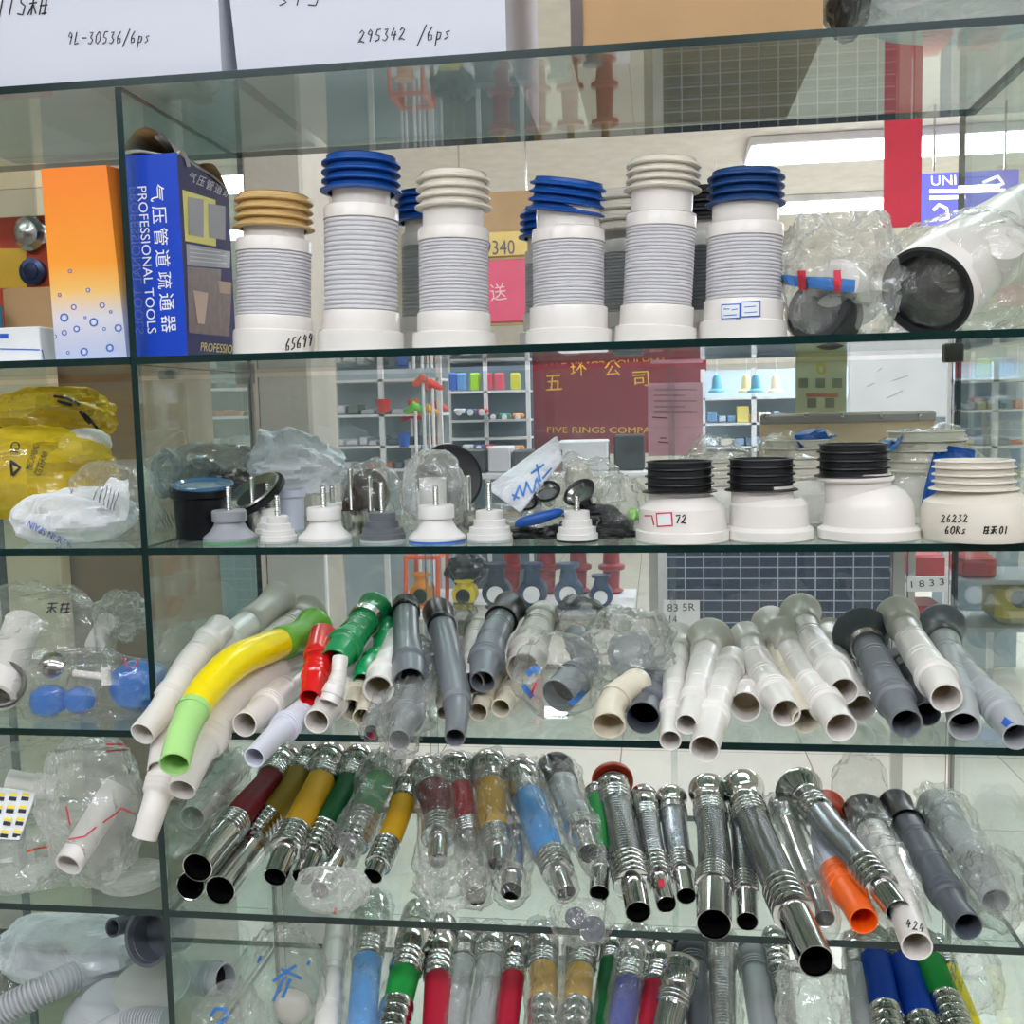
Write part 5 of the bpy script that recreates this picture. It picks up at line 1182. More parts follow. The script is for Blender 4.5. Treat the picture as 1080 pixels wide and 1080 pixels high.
C('short chrome ribbed pipe with wide dark nut, third bare chrome one', 'grey_ribbed', [(724, 945, 10), (720, 922, 11), (714, 890, 13), (710, 860, 13), (708, 842, 14)], a=.2, b=.36, c=.8, d=.85, yb=.3, flare=17)
C('thick chrome pipe with flared top and big black mouth over the shelf edge', 'chrome_ribbed', [(753, 975, 18), (753, 945, 16), (754, 905, 17), (751, 870, 15.5), (748, 848, 15), (747, 834, 15)], a=.22, b=.33, c=.76, d=.84, yb=.3, flare=21)
C('slim chrome pipe behind, right of the thick black mouthed one', 'chrome_ribbed', [(788, 972, 11), (787, 945, 12), (784, 905, 11), (781, 870, 10), (780, 850, 10)], a=.2, b=.34, yb=.28)
C('longest chrome pipe with its shiny tip hanging far over the shelf edge', 'chrome_ribbed', [(861, 1014, 18), (843, 975, 17), (822, 930, 18), (803, 888, 17), (790, 855, 16), (783, 832, 16)], a=.22, b=.36, c=.78, d=.85, yb=.3, flare=23, yf=-.12)
C('slim chrome pipe in a clear sleeve next to the longest one', 'chrome', [(870, 969, 10), (860, 940, 11), (845, 905, 11), (832, 870, 11), (823, 848, 12)], a=.2, b=.3, yb=.3, lift=.003, bag=dict(k=1.5, seed=30, amp=.25))
C('chrome funnel topped pipe crossing over the orange ended one', 'grey_ribbed', [(947, 961, 13), (928, 935, 15), (903, 905, 15), (880, 880, 16), (862, 855, 14), (842, 833, 14)], a=.14, b=.32, c=.76, d=.86, yb=.29, flare=26, lift=.03, tipmat='chrome')
pvc('waste_pipe', 'white hose with bright orange open end and orange gasket behind', 'lilac_pvc', [(911, 971, 14.5), (901, 952, 15), (889, 935, 17), (878, 910, 17), (871, 880, 15), (872, 850, 14)], row=4, group=G4, ecol='orange_plastic', fcol='orange_red_rubber', bore='orange_plastic', spig=.24, coll=.38, neck=.88, flare=19, yb=.33, yf=.0, rings=False)
p = pvc('waste_pipe', 'white pipe with 424 written near its mouth, in a bag with black funnel', 'white_pvc', [(967, 998, 15.5), (957, 970, 15), (944, 935, 16), (928, 895, 16), (911, 858, 15)], row=4, group=G4, fcol='black_plastic', flare=23, yf=-.07, yb=.31, spig=.3, coll=.36, neck=.82, bag=dict(k=1.4, t0=.14, seed=35))
marks('handwriting', p.objs[:1], hand('424', 955, 970, 6, 9, up=-.35), 1.4, M['ink'], p.root)
pvc('waste_pipe', 'dark grey pipe with black funnel, mouth near the right shelf edge', 'slate_pvc', [(1021, 977, 15), (1005, 955, 14), (985, 920, 17), (966, 885, 16), (952, 862, 14), (944, 848, 13)], row=4, group=G4, fcol='black_plastic', flare=18, yb=.31, spig=.2, coll=.3, neck=.8, bore='black_shade_bore', clampring='black_plastic', lift=.012, flen=.03)
pvc('waste_pipe', 'grey green pipe wrapped in a big clear bag at the right end', 'light_grey_pvc', [(1050, 950, 14), (1032, 915, 16), (1008, 880, 17), (985, 848, 18)], row=4, group=G4, yb=.32, yf=.06, bag=dict(k=1.4, t0=-.2, seed=40, rmin=.03))
t, b = packed('crumpled clear bag end lying right of the dark grey pipe', 1052, 930, 36, 34, .10, .05, 4, 'film', 65, amp=.35)
C('dark mouthed chrome pipe lying low under the bagged gold one', 'chrome', [(502, 945, 11), (500, 920, 11), (497, 880, 11)], yb=.22, bag=dict(k=1.45, seed=44))
C('dark mouthed chrome pipe low between the gold and sky blue bags', 'chrome', [(539, 940, 11), (541, 915, 12), (544, 880, 12)], yb=.22, bag=dict(k=1.6, seed=47, t0=-.1))
t = thing('bagged_discs', 'clear bag with two black discs hanging over the fourth shelf edge', 'plastic bag', atY(617, 990, -.02))
blob('plastic_bag', 614, 972, 32, 24, .0, .03, 'film', t, 66, None, .2)
for (x, y, r) in ((625, 980, 13), (607, 968, 11)):
    P = atY(x, y, -.012 if x > 615 else .004); s = px2m(P); MB().lathe(P, [(-.004, r*s), (0, r*s*1.05), (.003, r*s), (.003, r*s*.7), (.001, .001)], 32, axis=(.1, -.9, .3)).build('black_disc', M['slate_pvc'], t)
t, b = packed('amber clouded plastic bag mouth below the bagged green pipe', 350, 938, 40, 24, .0, .03, 4, 'film_cloudy', 67, amp=.16)
marks('red_print', [b], [[(352, 960), (358, 961)]], 6, M['red_ink'], t, off=.001)
t, b = packed('creased clear bag between the maroon and gold bagged pipes', 472, 930, 34, 26, .02, .04, 4, 'film', 68, amp=.4)
t, b = packed('pale plastic sleeve standing against the back behind the chrome pipes', 905, 835, 28, 42, .36, .02, 4, 'film_thin', 69, amp=.2)
G5 = 'waste pipes leaning on the lower fifth shelf'
def C5(label, hose, top_, mid, rr, **kw):
    x0, y0 = top_; x1, y1 = mid; k = (1160-y0)/(y1-y0)
    xe = x0+(x1-x0)*k*.95
    kw.setdefault('yb', .31)
    return C(label, hose, [(xe, 1160, rr*.85), ((xe+x1)/2, (1160+y1)/2, rr), (x1, y1, rr), (x0, y0, rr)], row=5, group=G5, **kw)
C5('sky blue hose in a clear bag, left part of the bottom row', 'sky_hose', (393, 952), (386, 1030), 15, c=.66, d=.75, a=.1, b=.2, bag=dict(k=1.4, seed=50))
C5('bright green hose pipe with chrome ends in the bottom row', 'bright_green_hose', (444, 960), (424, 1040), 15, c=.62, d=.72, a=.2, b=.45)
C5('crimson hose pipe right of the bright green one in the bottom row', 'crimson_hose', (466, 975), (462, 1050), 14.5, c=.64, d=.76, a=.1, b=.2)
C5('clear sleeved grey pipe right of the crimson one', 'light_grey_pvc', (493, 985), (484, 1040), 13, bag=dict(k=1.4, seed=52))
C5('second clear sleeved grey pipe of the bottom row', 'light_grey_pvc', (522, 985), (514, 1040), 13, bag=dict(k=1.4, seed=53))
C5('slim crimson hose pipe between clear and gold bags', 'crimson_hose', (547, 985), (539, 1045), 12, c=.7, d=.8)
C5('gold hose in a clear bag with chrome collar, left of the pair', 'gold_hose', (572, 982), (573, 1035), 14, a=.2, b=.52, c=.74, d=.82, bag=dict(k=1.4, seed=54))
C5('gold hose in a clear bag with chrome collar, right of the pair', 'gold_hose', (616, 985), (611, 1035), 14, a=.2, b=.52, c=.74, d=.82, bag=dict(k=1.4, seed=55))
C5('thin dark green hose beside the violet bagged one', 'forest_hose', (648, 985), (638, 1050), 10)
C5('violet blue hose in a glossy clear bag', 'violet_hose', (674, 985), (662, 1045), 14, c=.66, d=.76, bag=dict(k=1.3, seed=56))
C5('crimson hose pipe left of the cream ringed chrome one', 'crimson_hose', (700, 990), (690, 1050), 13, c=.66, d=.78)
C5('chrome pipe with cream rubber ring on top, front of the bottom row', 'chrome', (720, 1015), (708, 1066), 15, yb=.16, gasket=('ivory_rubber', 17, 'cream rubber ring'), c=.66, d=.76, a=.1, b=.15)
C5('slate grey pipe with dark cap behind the cream ringed chrome one', 'slate_pvc', (727, 993), (736, 1060), 14, collar2='slate_pvc')
C5('clear bagged ribbed pipe right of the slate grey one', 'chrome_ribbed', (761, 990), (762, 1050), 13, bag=dict(k=1.4, seed=57))
C5('frosted grey green pipe with capped top in the bottom row', 'light_grey_pvc', (792, 1000), (802, 1060), 14.5, collar2='light_grey_pvc')
C5('slim chrome ribbed pipe hanging below the longest chrome one', 'chrome_ribbed', (816, 985), (826, 1050), 11, c=.72, d=.86)
t, b = packed('crumpled shiny bag at the bottom below the orange ended pipe', 855, 1062, 34, 50, .08, .05, 5, 'film_cloudy', 58, amp=.3)
C5('chrome pipe in a clear sleeve left of the two royal blue ones', 'light_grey_pvc', (900, 990), (906, 1050), 10, bag=dict(k=1.3, seed=59))
C5('royal blue hose pipe, left of the two', 'royal_hose', (918, 985), (930, 1045), 15, c=.84, d=.9, a=.2, b=.5)
C5('royal blue hose pipe, right of the two', 'royal_hose', (943, 990), (965, 1055), 15, c=.84, d=.9, a=.2, b=.45)
C5('green hose pipe with chrome end at the right of the bottom row', 'bright_green_hose', (968, 990), (990, 1040), 15.5, c=.84, d=.9, a=.35, b=.58, colk=1.15)
C5('thin yellow striped pipe at the right end of the bottom row', 'yellow_plastic', (988, 990), (1012, 1045), 8)
pvc('waste_pipe', 'smooth white pipe at the left of the blue bagged hose in the bottom row', 'white_pvc', [(338, 1160, 14), (347, 1070, 14), (352, 1020, 12), (358, 970, 12)], row=5, group=G5, yb=.31)
pvc('waste_pipe', 'greenish grey ribbed pipe lying crosswise low beside the divider', 'light_grey_pvc', [(238, 1032, 15), (205, 1032, 15), (185, 1036, 15)], row=5, group=G5, ys=[.12, .14, .16], ribbed=True)
t, b = packed('clear bag printed with a blue tap, upper one at the bottom left', 300, 1045, 44, 70, .12, .06, 5, 'film', 70, amp=.2)
for q in ([(288, 1035), (300, 1026), (312, 1018)], [(296, 1022), (318, 1032)], [(300, 1030), (288, 1056)], [(306, 1032), (298, 1052)], [(272, 1016), (276, 1008)], [(324, 1018), (326, 1014)]): marks('blue_print', [b], [q], 3.2, M['print_blue'], t, off=.001)
blob('white_tube', 308, 1062, 20, 18, .12, .02, 'milky_pvc', t, 2, 5, .05)
t, b = packed('clear bag with blue curl print at the very bottom beside the divider', 242, 1078, 38, 36, .06, .05, 5, 'film', 71, amp=.2)
marks('blue_print', [b], [[(222, 1072), (228, 1064), (238, 1064), (240, 1072), (232, 1080), (222, 1084)]], 3.5, M['print_blue'], t, off=.001)
t, b = packed('large pale clear bag deep in the bottom row right of the divider', 222, 1000, 40, 40, .28, .05, 5, 'film_thin', 72, amp=.2)
t, b = packed('pale clear bag at the bottom right end of the fifth row', 1030, 1030, 24, 34, .2, .05, 5, 'film_thin', 73, amp=.25)
# ---------------------------------------------------------------- the shop behind the cabinet
def slab(label, x0, y0, x1, y1, Y, dep, m, name, cat, group=None, root=None, part='body', bev=.004, zmin=None):
    a = atY(x0, y1, Y); b = atY(x1, y0, Y)
    z0 = max(a[2], .0) if zmin is None else zmin
    t = root or thing(name, label, cat, ((a[0]+b[0])/2, Y, z0), group)
    o = MB().bbox((a[0], Y, z0), (b[0], Y+dep, b[2]), min(bev, dep/3)).build(part, m, t)
    return t, o
# maroon signboard
maroon = defm('sign_maroon', (118, 34, 46), .35, coat=.3)
t, o = slab('maroon shop signboard with gold lettering, FIVE RINGS COMPANY', 557, 360, 745, 480, 7.0, .06, maroon, 'signboard', 'sign')
for x in (565, 735):
    P = atY(x, 400, 7.07); MB().box((P[0]-.03, 7.0601, 0), (P[0]+.03, 7.12, P[2])).build('post', M['steel'], t, smooth=False)
text_on('lettering', [o], 'FIVE RINGS COMPANY', (577, 456.5), (704, 457), 6.5, mat('gold_letters', (226, 176, 60), .4, .3), t, off=.006)
for ch, x, y in (('五', 576, 412), ('环', 602, 397), ('公', 638, 397), ('司', 668, 408)):
    text_on('lettering', [o], ch, (x, y), (x+17, y-1), 16, M['gold_letters'] if 'gold_letters' in M else MATS['gold_letters'], t, off=.006)
# toy and glove racks
def rack(label, x0, y0, x1, y1, Y, ncol, shelves, m, name='display_rack'):
    a = atY(x0, y1, Y); b = atY(x1, y0, Y)
    t = thing(name, label, 'display rack', ((a[0]+b[0])/2, Y, 0))
    MB().box((a[0], Y+.3, 0), (b[0], Y+.32, b[2])).build('back_board', m, t, smooth=False)
    for k in range(ncol):
        x = a[0]+(b[0]-a[0])*k/(ncol-1); MB().box((x-.015, Y, 0), (x+.015, Y+.03, b[2])).build('post', M['paper'], t, smooth=False)
    for y in shelves:
        z = atY((x0+x1)/2, y, Y)[2]; MB().box((a[0], Y, z-.015), (b[0], Y+.3, z)).build('shelf_board', M['paper'], t, smooth=False)
    return t
rack('dark backed rack of toys and gloves left of the maroon sign', 470, 380, 556, 500, 6.4, 3, (412, 443, 462, 476), mat('rack_dark', (96, 112, 122), .6))
rack('white shelf rack of buckets and mops further left', 345, 385, 462, 510, 5.0, 3, (400, 437, 470, 495), mat('rack_pale', (176, 190, 196), .6))
rack('shelf rack with lampshades on the right, behind the pink notice', 742, 385, 905, 520, 5.6, 4, (418, 445, 470, 490), mat('rack_blue', (196, 216, 232), .6))
rack('cool grey shelving seen past the right end of the cabinet', 1000, 380, 1100, 560, 4.6, 3, (400, 432, 470, 505, 540), mat('rack_cool', (176, 190, 204), .6))
rack('grey shelving at far left seen through the divider glass', 150, 380, 262, 560, 4.4, 3, (410, 440, 470), mat('rack_pale2', (160, 176, 178), .6))
GL = 'coloured gloves hanging on the rack left of the maroon sign'
for x, c, lb in ((476, (70, 110, 200), 'dark blue gloves, leftmost on the rack'), (486, (110, 160, 220), 'light blue gloves second on the rack'), (500, (170, 222, 60), 'lime green gloves on the rack'), (514, (224, 90, 110), 'pink red gloves in the middle of the rack'), (526, (226, 96, 116), 'pink red gloves next to the yellow ones'), (543, (220, 220, 80), 'yellow gloves nearest the maroon sign')):
    P = atY(x, 411.6, 6.4); P[2] += .002; s = px2m(P); t = thing('glove_pack', lb, 'gloves', P, GL)
    MB().bbox((P[0]-5*s, 6.42, P[2]), (P[0]+5*s, 6.5, P[2]+18*s), .01).build('palm', mat('glove%d' % x, c, .5), t)
GW = 'small toy cars lined on the rack left of the maroon sign'
rr_ = random.Random(11); cols = [(200, 50, 60), (60, 60, 66), (40, 140, 120), (230, 150, 60), (220, 220, 225), (60, 100, 170)]
k = 0
for yy, xs, r in ((440, (520, 532, 546), 3), (473, (493, 505, 516, 526), 3), (474, (536, 546), 2.4), (435, (484, 496, 508), 3.4)):
    for x in xs:
        P = atY(x, yy, 6.32); s = px2m(P); k += 1
        t = thing('toy_car', ['pale wheeled', 'dark bodied', 'red', 'teal'][k % 4]+' toy on the rack, number %s along its board' % ['one', 'two', 'three', 'four', 'five', 'six', 'seven', 'eight', 'nine', 'ten', 'eleven', 'twelve'][k-1], 'toy', P, GW)
        del t['label']; t['label'] = 'small toy with round pale wheels on the distant rack'
        MB().bbox((P[0]-6*s, 6.33, P[2]-1*s), (P[0]+6*s, 6.40, P[2]+4*s), .01).build('toy_body', mat('toy%d' % (k % 6), cols[k % 6], .5), t)
        MB().lathe(P+np.array([0, .005, 0]), [(0, r*s), (.01, r*s), (.012, r*s*.5)], 14, axis=(0, -1, 0)).build('wheel', M['paper'], t)
GM = 'mops with coloured heads standing by the white rack'
for x, y, c, lb in ((446, 403, (232, 92, 60), 'orange red mop head, highest'), (456, 408, (226, 70, 60), 'red mop head beside the highest one'), (438, 432, (110, 200, 70), 'green mop head'), (452, 434, (240, 170, 50), 'yellow orange mop head'), (434, 440, (220, 60, 80), 'crimson mop head, leftmost'), (462, 430, (236, 100, 90), 'coral mop head, rightmost')):
    YM = 4.3+{446: 0, 456: .22, 438: .4, 452: .6, 434: .8, 462: .95}[x]; P = atY(x, y, YM); s = px2m(P); t = thing('mop', lb+' in the bunch seen through the glass', 'mop', (P[0], YM, .0), GM)
    V_, F_, uv_ = Path([P+np.array([-11*s, 0, -4*s]), P+np.array([0, -.02, 4*s]), P+np.array([11*s, 0, -3*s])]).sweep([(0, .004), (.1, 3*s), (.5, 5*s), (.9, 3*s), (1, .004)], 14, True, True); mk('mop_head', V_, F_, mat('mop%d' % x, c, .7), t)
    MB().tube([(P[0], YM, 0), P], .009, 8).build('handle', M['paper'], t)
for x, y, c, lb, w in ((400, 430, (214, 60, 50), 'red bucket on the white rack', 8), (432, 430, (224, 110, 60), 'orange bucket on the white rack', 6), (422, 466, (40, 90, 190), 'blue bucket low on the white rack', 7)):
    P = atY(x, y, 4.9); s = px2m(P); t = thing('bucket', lb, 'bucket', P+np.array([0, .1, -8*s]), 'buckets on the white rack')
    MB().lathe(P+np.array([0, .1, -6*s]), [(0, w*.7*s), (14*s, w*s), (15*s, w*1.08*s), (14*s, w*.9*s), (2*s, w*.6*s)], 20).build('bucket_body', mat('bucket%d' % x, c, .4), t)
GLS = 'lampshades hanging behind the pink notice'
for x, c, lb in ((756, (110, 190, 226), 'light blue lampshade, leftmost of the row'), (787, (248, 240, 180), 'cream yellow lampshade left of the blue one'), (797, (110, 190, 226), 'light blue lampshade in the middle of the row'), (818, (250, 240, 215), 'ivory lampshade, rightmost of the row')):
    YL = 5.2 if x != 797 else 4.9; P = atY(x, 414, YL); s = px2m(P); t = thing('lampshade', lb, 'lampshade', P, GLS); MB().tube([P+np.array([0, 0, 18*s]), (P[0], YL, ZC-.001)], .003, 6).build('cord', M['paper'], t)
    MB().lathe(P, [(0, 9*s), (2*s, 8.5*s), (4*s, 5.5*s), (14*s, 4.5*s), (18*s, 3*s), (19*s, .5*s)], 24).build('shade', mat('shade%d' % x, c, .5), t)
t, o = slab('small yellow package below the lampshades', 777, 428, 790, 445, 5.62, .1, mat('pack_y', (240, 224, 120), .5), 'package', 'package', zmin=atY(824, 445, 5.6)[2]+.001)
# white boards and light panels
t, o = slab('bright white panel above the grey rimmed board on the right', 896, 364, 1000, 442, 2.6, .04, mat('white_board', (246, 247, 250), .4), 'white_board', 'board')
P = atY(948, 600, 2.65); MB().box((P[0]-.02, 2.645, 0), (P[0]+.02, 2.67, atY(948, 380, 2.6)[2])).build('post', M['steel'], t, smooth=False)
marks('scratches', [o], [[(914, 408), (922, 404)], [(940, 402), (958, 396)], [(935, 420), (952, 412)], [(925, 392), (930, 388)]], .9, M['light_grey_pvc'], t, off=.003)
t, o = slab('beige board with grey top rail and screw heads behind the adaptors', 802, 433, 988, 530, .372, .012, paper_mat('board_beige', (236, 222, 200), .35), 'backing_board', 'board', zmin=top(2)+.0005)
rail = slab(None, 802, 434, 988, 448, .364, .0075, mat('rail_grey', (176, 172, 170), .5), '', '', root=t, part='top_rail')
for x in (808, 850, 888, 930, 970):
    Q = atY(x, 439, .3635); MB().lathe(Q, [(0, .0035), (.002, .0035), (.003, .002)], 14, axis=(0, -1, 0)).build('screw_head', M['steel'], rail[1])
# notices stuck on the glass
t, o = slab('pink paper notice stuck on the back glass, faint print', 684, 403, 741, 481, SD+.0183, .0006, paper_mat('pink_paper', (244, 208, 218), .4), 'paper_notice', 'notice', bev=.0001)
for i in range(5): marks('faint_print', [o], [[(690, 411+i*6), (735-(i % 2)*12, 411+i*6)]], 1.6, mat('faint_pink', (214, 164, 180), .7), t, off=.0004)
marks('faint_print', [o], [[(696, 462), (703, 462)], [(694, 466), (705, 467)], [(688, 440), (704, 441)]], 1.1, mat('faint_ink', (90, 60, 76), .7), t, off=.0004)
t, o = slab('pink paper strip stuck above the notice under the top shelf', 686, 376, 741, 384, SD+.0183, .0006, MATS['pink_paper'], 'paper_notice', 'notice', bev=.0001)
t, o = slab('cream and teal printed poster behind the glass, two rows of small squares', 839, 368, 893, 436, SD+.0093, .002, paper_mat('poster_cream', (200, 202, 172), .5), 'poster', 'poster', bev=.0004)
patch_on('teal_header', [o], [(839, 366), (893, 366), (893, 396), (839, 396)], mat('poster_teal', (70, 110, 124), .5), t, n=2)
marks('round_badge', [o], [[(866+4*math.cos(a), 389+5*math.sin(a)) for a in np.linspace(0, 6.3, 12)]], 3.5, MATS['print_gold'], t, off=.001)
marks('orange_line', [o], [[(850, 417), (884, 417)]], 4, mat('poster_orange', (206, 130, 90), .5), t, off=.001)
for (x, y) in ((847, 404), (865, 404), (883, 404), (856, 425), (875, 425)): patch_on('plain_square', [o], [(x-5, y-5), (x+5, y-5), (x+5, y+5), (x-5, y+5)], mat('poster_sq', (140, 140, 116), .6), t, off=.001, n=1)
# banner, LED sign
t, o = slab('tall red banner hanging behind the right end of the top row', 932, -150, 977, 240, 3.0, .02, mat('banner_red', (226, 60, 84), .6), 'banner', 'banner')
t, o = slab('violet blue illuminated shop sign with white lettering behind the top row', 968, 178, 1075, 236, 4.2, .08, emit_mat('sign_violet', (118, 120, 226), 1.1), 'illuminated_sign', 'sign')
for x in (985, 1060):
    P = atY(x, 180, 4.24); MB().tube([P, (P[0], 4.24, ZC-.001)], .006, 8).build('rod', M['steel'], t)
text_on('lettering', [o], 'UNI', (982, 196), (1008, 195), 10, emit_mat('sign_white', (250, 250, 255), 2.2), t, off=.006)
marks('lettering', [o], [[(980, 202), (1060, 201)], [(980, 209), (1018, 208)]], 4, MATS['sign_white'], t, off=.006)
marks('lettering', [o], [[(984, 222), (990, 216), (998, 220), (1000, 230), (990, 232)], [(1036, 193), (1052, 186), (1058, 194), (1046, 198)]], 3, MATS['sign_white'], t, off=.006)
# poster and number plate behind the gap
t, o = slab('brown board hung from the ceiling behind the gap between connectors', 478, 200, 562, 345, 3.6, .03, mat('cardboard_dim', (176, 146, 108), .7), 'hanging_board', 'board')
for x in (485, 555):
    P = atY(x, 205, 3.615); MB().tube([P, (P[0], 3.615, ZC-.001)], .005, 8).build('rod', M['steel'], t)
t, o = slab('yellow number plate reading 9340 above the pink poster', 512, 243, 556, 271, 3.589, .01, mat('plate_yellow', (214, 186, 110), .5), 'number_plate', 'sign')
text_on('lettering', [o], '9340', (511, 269), (543, 268), 15, M['slate_pvc'], t, off=.003)
t, o = slab('pink red poster with a pale character below the number plate', 513, 272.5, 562, 340, 3.589, .01, mat('poster_pink', (206, 84, 110), .5), 'poster', 'poster')
text_on('lettering', [o], '送', (518, 318), (535, 316), 18, mat('pale_pink', (226, 190, 190), .5), t, off=.003)
# concrete pillar and light boards on the left, brown cartons behind the left bay
a = atY(272, 560, 1.6); b = atY(334, 560, 1.6)
struct(MB().bbox((a[0], 1.6, 0), (b[0], 1.85, ZC), .01).build('trim_1', mat('concrete', (178, 172, 160), .8, bump=.002), smooth=True))
t, o = slab('white sheet standing bright behind the milky funnels', 276, 560, 342, 668, 1.2, .02, mat('sheet_white', (240, 242, 242), .5), 'white_board', 'board', zmin=0)
a = atY(62, 600, .75); b = atY(136, 600, .75)
t = thing('carton_stack', 'tall brown cardboard carton behind the left bay', 'carton', ((a[0]+b[0])/2, .9, 0)); MB().bbox((a[0], .75, 0), (b[0]+.05, 1.1, atY(90, 388, .75)[2]), .006).build('carton_body', mat('carton_brown', (136, 104, 72), .7), t)
a = atY(52, 600, .70); b = atY(84, 600, .70)
t = thing('door_frame', 'cream door frame post with black gasket lines behind the left bay', 'door frame', ((a[0]+b[0])/2, .7, 0)); MB().bbox((a[0]-.09, .69, 0), (a[0]+.03, .73, 2.4), .003).build('post', mat('cream_post', (214, 196, 160), .6), t)
a = atY(-30, 600, .9); b = atY(62, 600, .9)
t = thing('pale_door', 'pale grey door panel with black vertical seams at the far left', 'door', ((a[0]+b[0])/2, .9, 0)); MB().bbox((a[0], .9, 0), (b[0], .94, 2.3), .003).build('door_panel', mat('door_pale', (196, 190, 178), .6), t)
for x in (2, 58):
    q = atY(x, 600, .89); MB().box((q[0]-.006, .885, 0), (q[0]+.006, .8995, 2.3)).build('seam', M['black_plastic'], t, smooth=False)
# solar panel on the floor
def solar():
    a = atY(704, 658, 4.6); b = atY(941, 578, 4.6)
    t = thing('solar_panel', 'dark blue solar panel with white grid lines standing on the floor', 'solar panel', ((a[0]+b[0])/2, 4.6, .0))
    m = NT('solar_cells'); bs = m.n('ShaderNodeBsdfPrincipled'); m.l(bs.outputs[0], m.out.inputs[0]); bs.inputs['Roughness'].default_value = .25
    tc = m.n('ShaderNodeTexCoord'); mp = m.n('ShaderNodeMapping'); mp.inputs['Rotation'].default_value = (PI/2, 0, 0); m.l(tc.outputs['Object'], mp.inputs[0])
    br = m.n('ShaderNodeTexBrick'); br.offset = 0; br.inputs['Scale'].default_value = 1; W = (b[0]-a[0])/12
    br.inputs['Brick Width'].default_value = W; br.inputs['Row Height'].default_value = .062; br.inputs['Mortar Size'].default_value = .0035
    br.inputs['Color1'].default_value = rgb(30, 40, 72); br.inputs['Color2'].default_value = rgb(36, 46, 80); br.inputs['Mortar'].default_value = rgb(170, 180, 196)
    m.l(mp.outputs[0], br.inputs['Vector']); m.l(br.outputs['Color'], bs.inputs['Base Color'])
    z1 = 1.05; R = None
    MB().box((a[0], 4.6, .03), (b[0], 4.63, z1)).build('cells', m.m, t, smooth=False)
    fr = M['steel']
    for (p, q) in (((a[0]-.05, 4.59, .0), (a[0], 4.64, z1+.03)), ((b[0], 4.59, .0), (b[0]+.05, 4.64, z1+.03)), ((a[0], 4.59, 0), (b[0], 4.64, .03)), ((a[0], 4.59, z1), (b[0], 4.64, z1+.03))):
        MB().box(p, q).build('frame_bar', mat('frame_alu', (206, 206, 208), .4), t, smooth=False)
solar()
t, o = slab('white price card with 83 5R written on it, before the solar panel', 700, 633, 738, 672, 4.578, .01, M['paper'], 'price_card', 'card')
text_on('lettering', [o], '83 5R', (704, 645), (733, 644), 8, M['ink'], t, off=.003)
text_on('lettering', [o], '14', (706, 657), (714, 657), 8, M['ink'], t, off=.003)
struct(MB().box((atY(942, 600, 4.4)[0], 4.4, 0), (atY(956, 600, 4.4)[0], 4.46, 2.2)).build('trim_2', MATS['frame_alu'], smooth=False))
# pumps and valves on the floor display
bench = atY(530, 648, 4.2)
t = thing('display_bench', 'low white bench carrying the pumps behind the third row', 'bench', (bench[0], 4.35, 0))
a = atY(398, 648, 4.1); b = atY(668, 648, 4.1)
MB().bbox((a[0], 4.1, a[2]-.03), (b[0], 4.9, a[2]), .004).build('bench_top', M['paper'], t); zb_ = a[2]
for x in (a[0]+.03, b[0]-.08):
    for y in (4.12, 4.82): MB().box((x, y, 0), (x+.05, y+.05, a[2]-.031)).build('leg', M['steel'], t, smooth=False)
def pump(x, label, col, r=20, ycol=None, disc='paper', Y=4.3, h=44, fl=None):
    P = atY(x, 640, Y); P[2] = zb_+.001; s = px2m(P)
    t = thing('pump', label, 'pump', P, 'water pumps on the bench behind the third row'); m = mat('pump_'+label[:6], col, .4, coat=.3)
    MB().lathe(P+np.array([0, 0, r*.75*s]), [(-.10, r*.25*s), (-.09, r*.7*s), (.0, r*.75*s), (.02, r*.7*s), (.03, r*.45*s)], 28, axis=(0, -1, 0)).build('volute', m, t)
    MB().lathe(P+np.array([0, 0, 0]), [(0, r*.6*s), (2*s, r*.6*s), (3*s, r*.3*s)], 24).build('foot', m, t)
    MB().lathe(P+np.array([0, 0, r*1.2*s]), [(0, r*.5*s), (h*.3*s, r*.4*s), (h*.38*s, r*.36*s), (h*.40*s, r*.58*s), (h*.5*s, r*.58*s), (h*.51*s, r*.4*s)], 24).build('outlet', m, t)
    MB().lathe(P+np.array([0, -.035, r*.72*s]), [(0, r*.42*s), (.012, r*.42*s), (.014, r*.3*s)], 24, axis=(0, -1, 0)).build('flange', M[disc] if disc in M else MATS[disc], t, label='pale round flange' if disc == 'paper' else 'dark round flange')
pump(445, 'amber pump in an orange tube frame', (226, 140, 30), 18, disc='black_plastic', h=30)
pump(490, 'yellow pump with black engine', (226, 206, 30), 18, disc='black_plastic', h=14)
pump(524, 'navy blue pump, leftmost of four with pale flanges', (30, 40, 62), 21); pump(562, 'deep blue pump, second of four with pale flanges', (34, 52, 88), 21)
pump(600, 'steel blue pump, third of four with pale flanges', (52, 74, 108), 21); pump(634, 'small blue pump at the right end of the bench', (38, 60, 100), 17, h=30)
t = thing('tube_frame', 'orange tubular frame around the amber pump', 'frame', (atY(445, 640, 4.35)[0], 4.3, zb_))
for (x0, x1) in ((428, 428), (462, 462)):
    p = atY(x0, 640, 4.2); q = atY(x1, 588, 4.2); MB().tube([(p[0], 4.2, zb_+.012), (q[0], 4.2, q[2])], .012, 10).build('upright', mat('frame_orange', (226, 96, 56), .4), t)
    MB().tube([(p[0], 4.45, zb_+.012), (q[0], 4.45, q[2])], .012, 10).build('upright', MATS['frame_orange'], t); MB().tube([(q[0], 4.2, q[2]), (q[0], 4.45, q[2])], .012, 10).build('rail', MATS['frame_orange'], t)
p = atY(428, 588, 4.2); q = atY(462, 588, 4.2)
for yy in (4.2, 4.45): MB().tube([(p[0], yy, p[2]), (q[0], yy, q[2])], .012, 10).build('rail', MATS['frame_orange'], t)
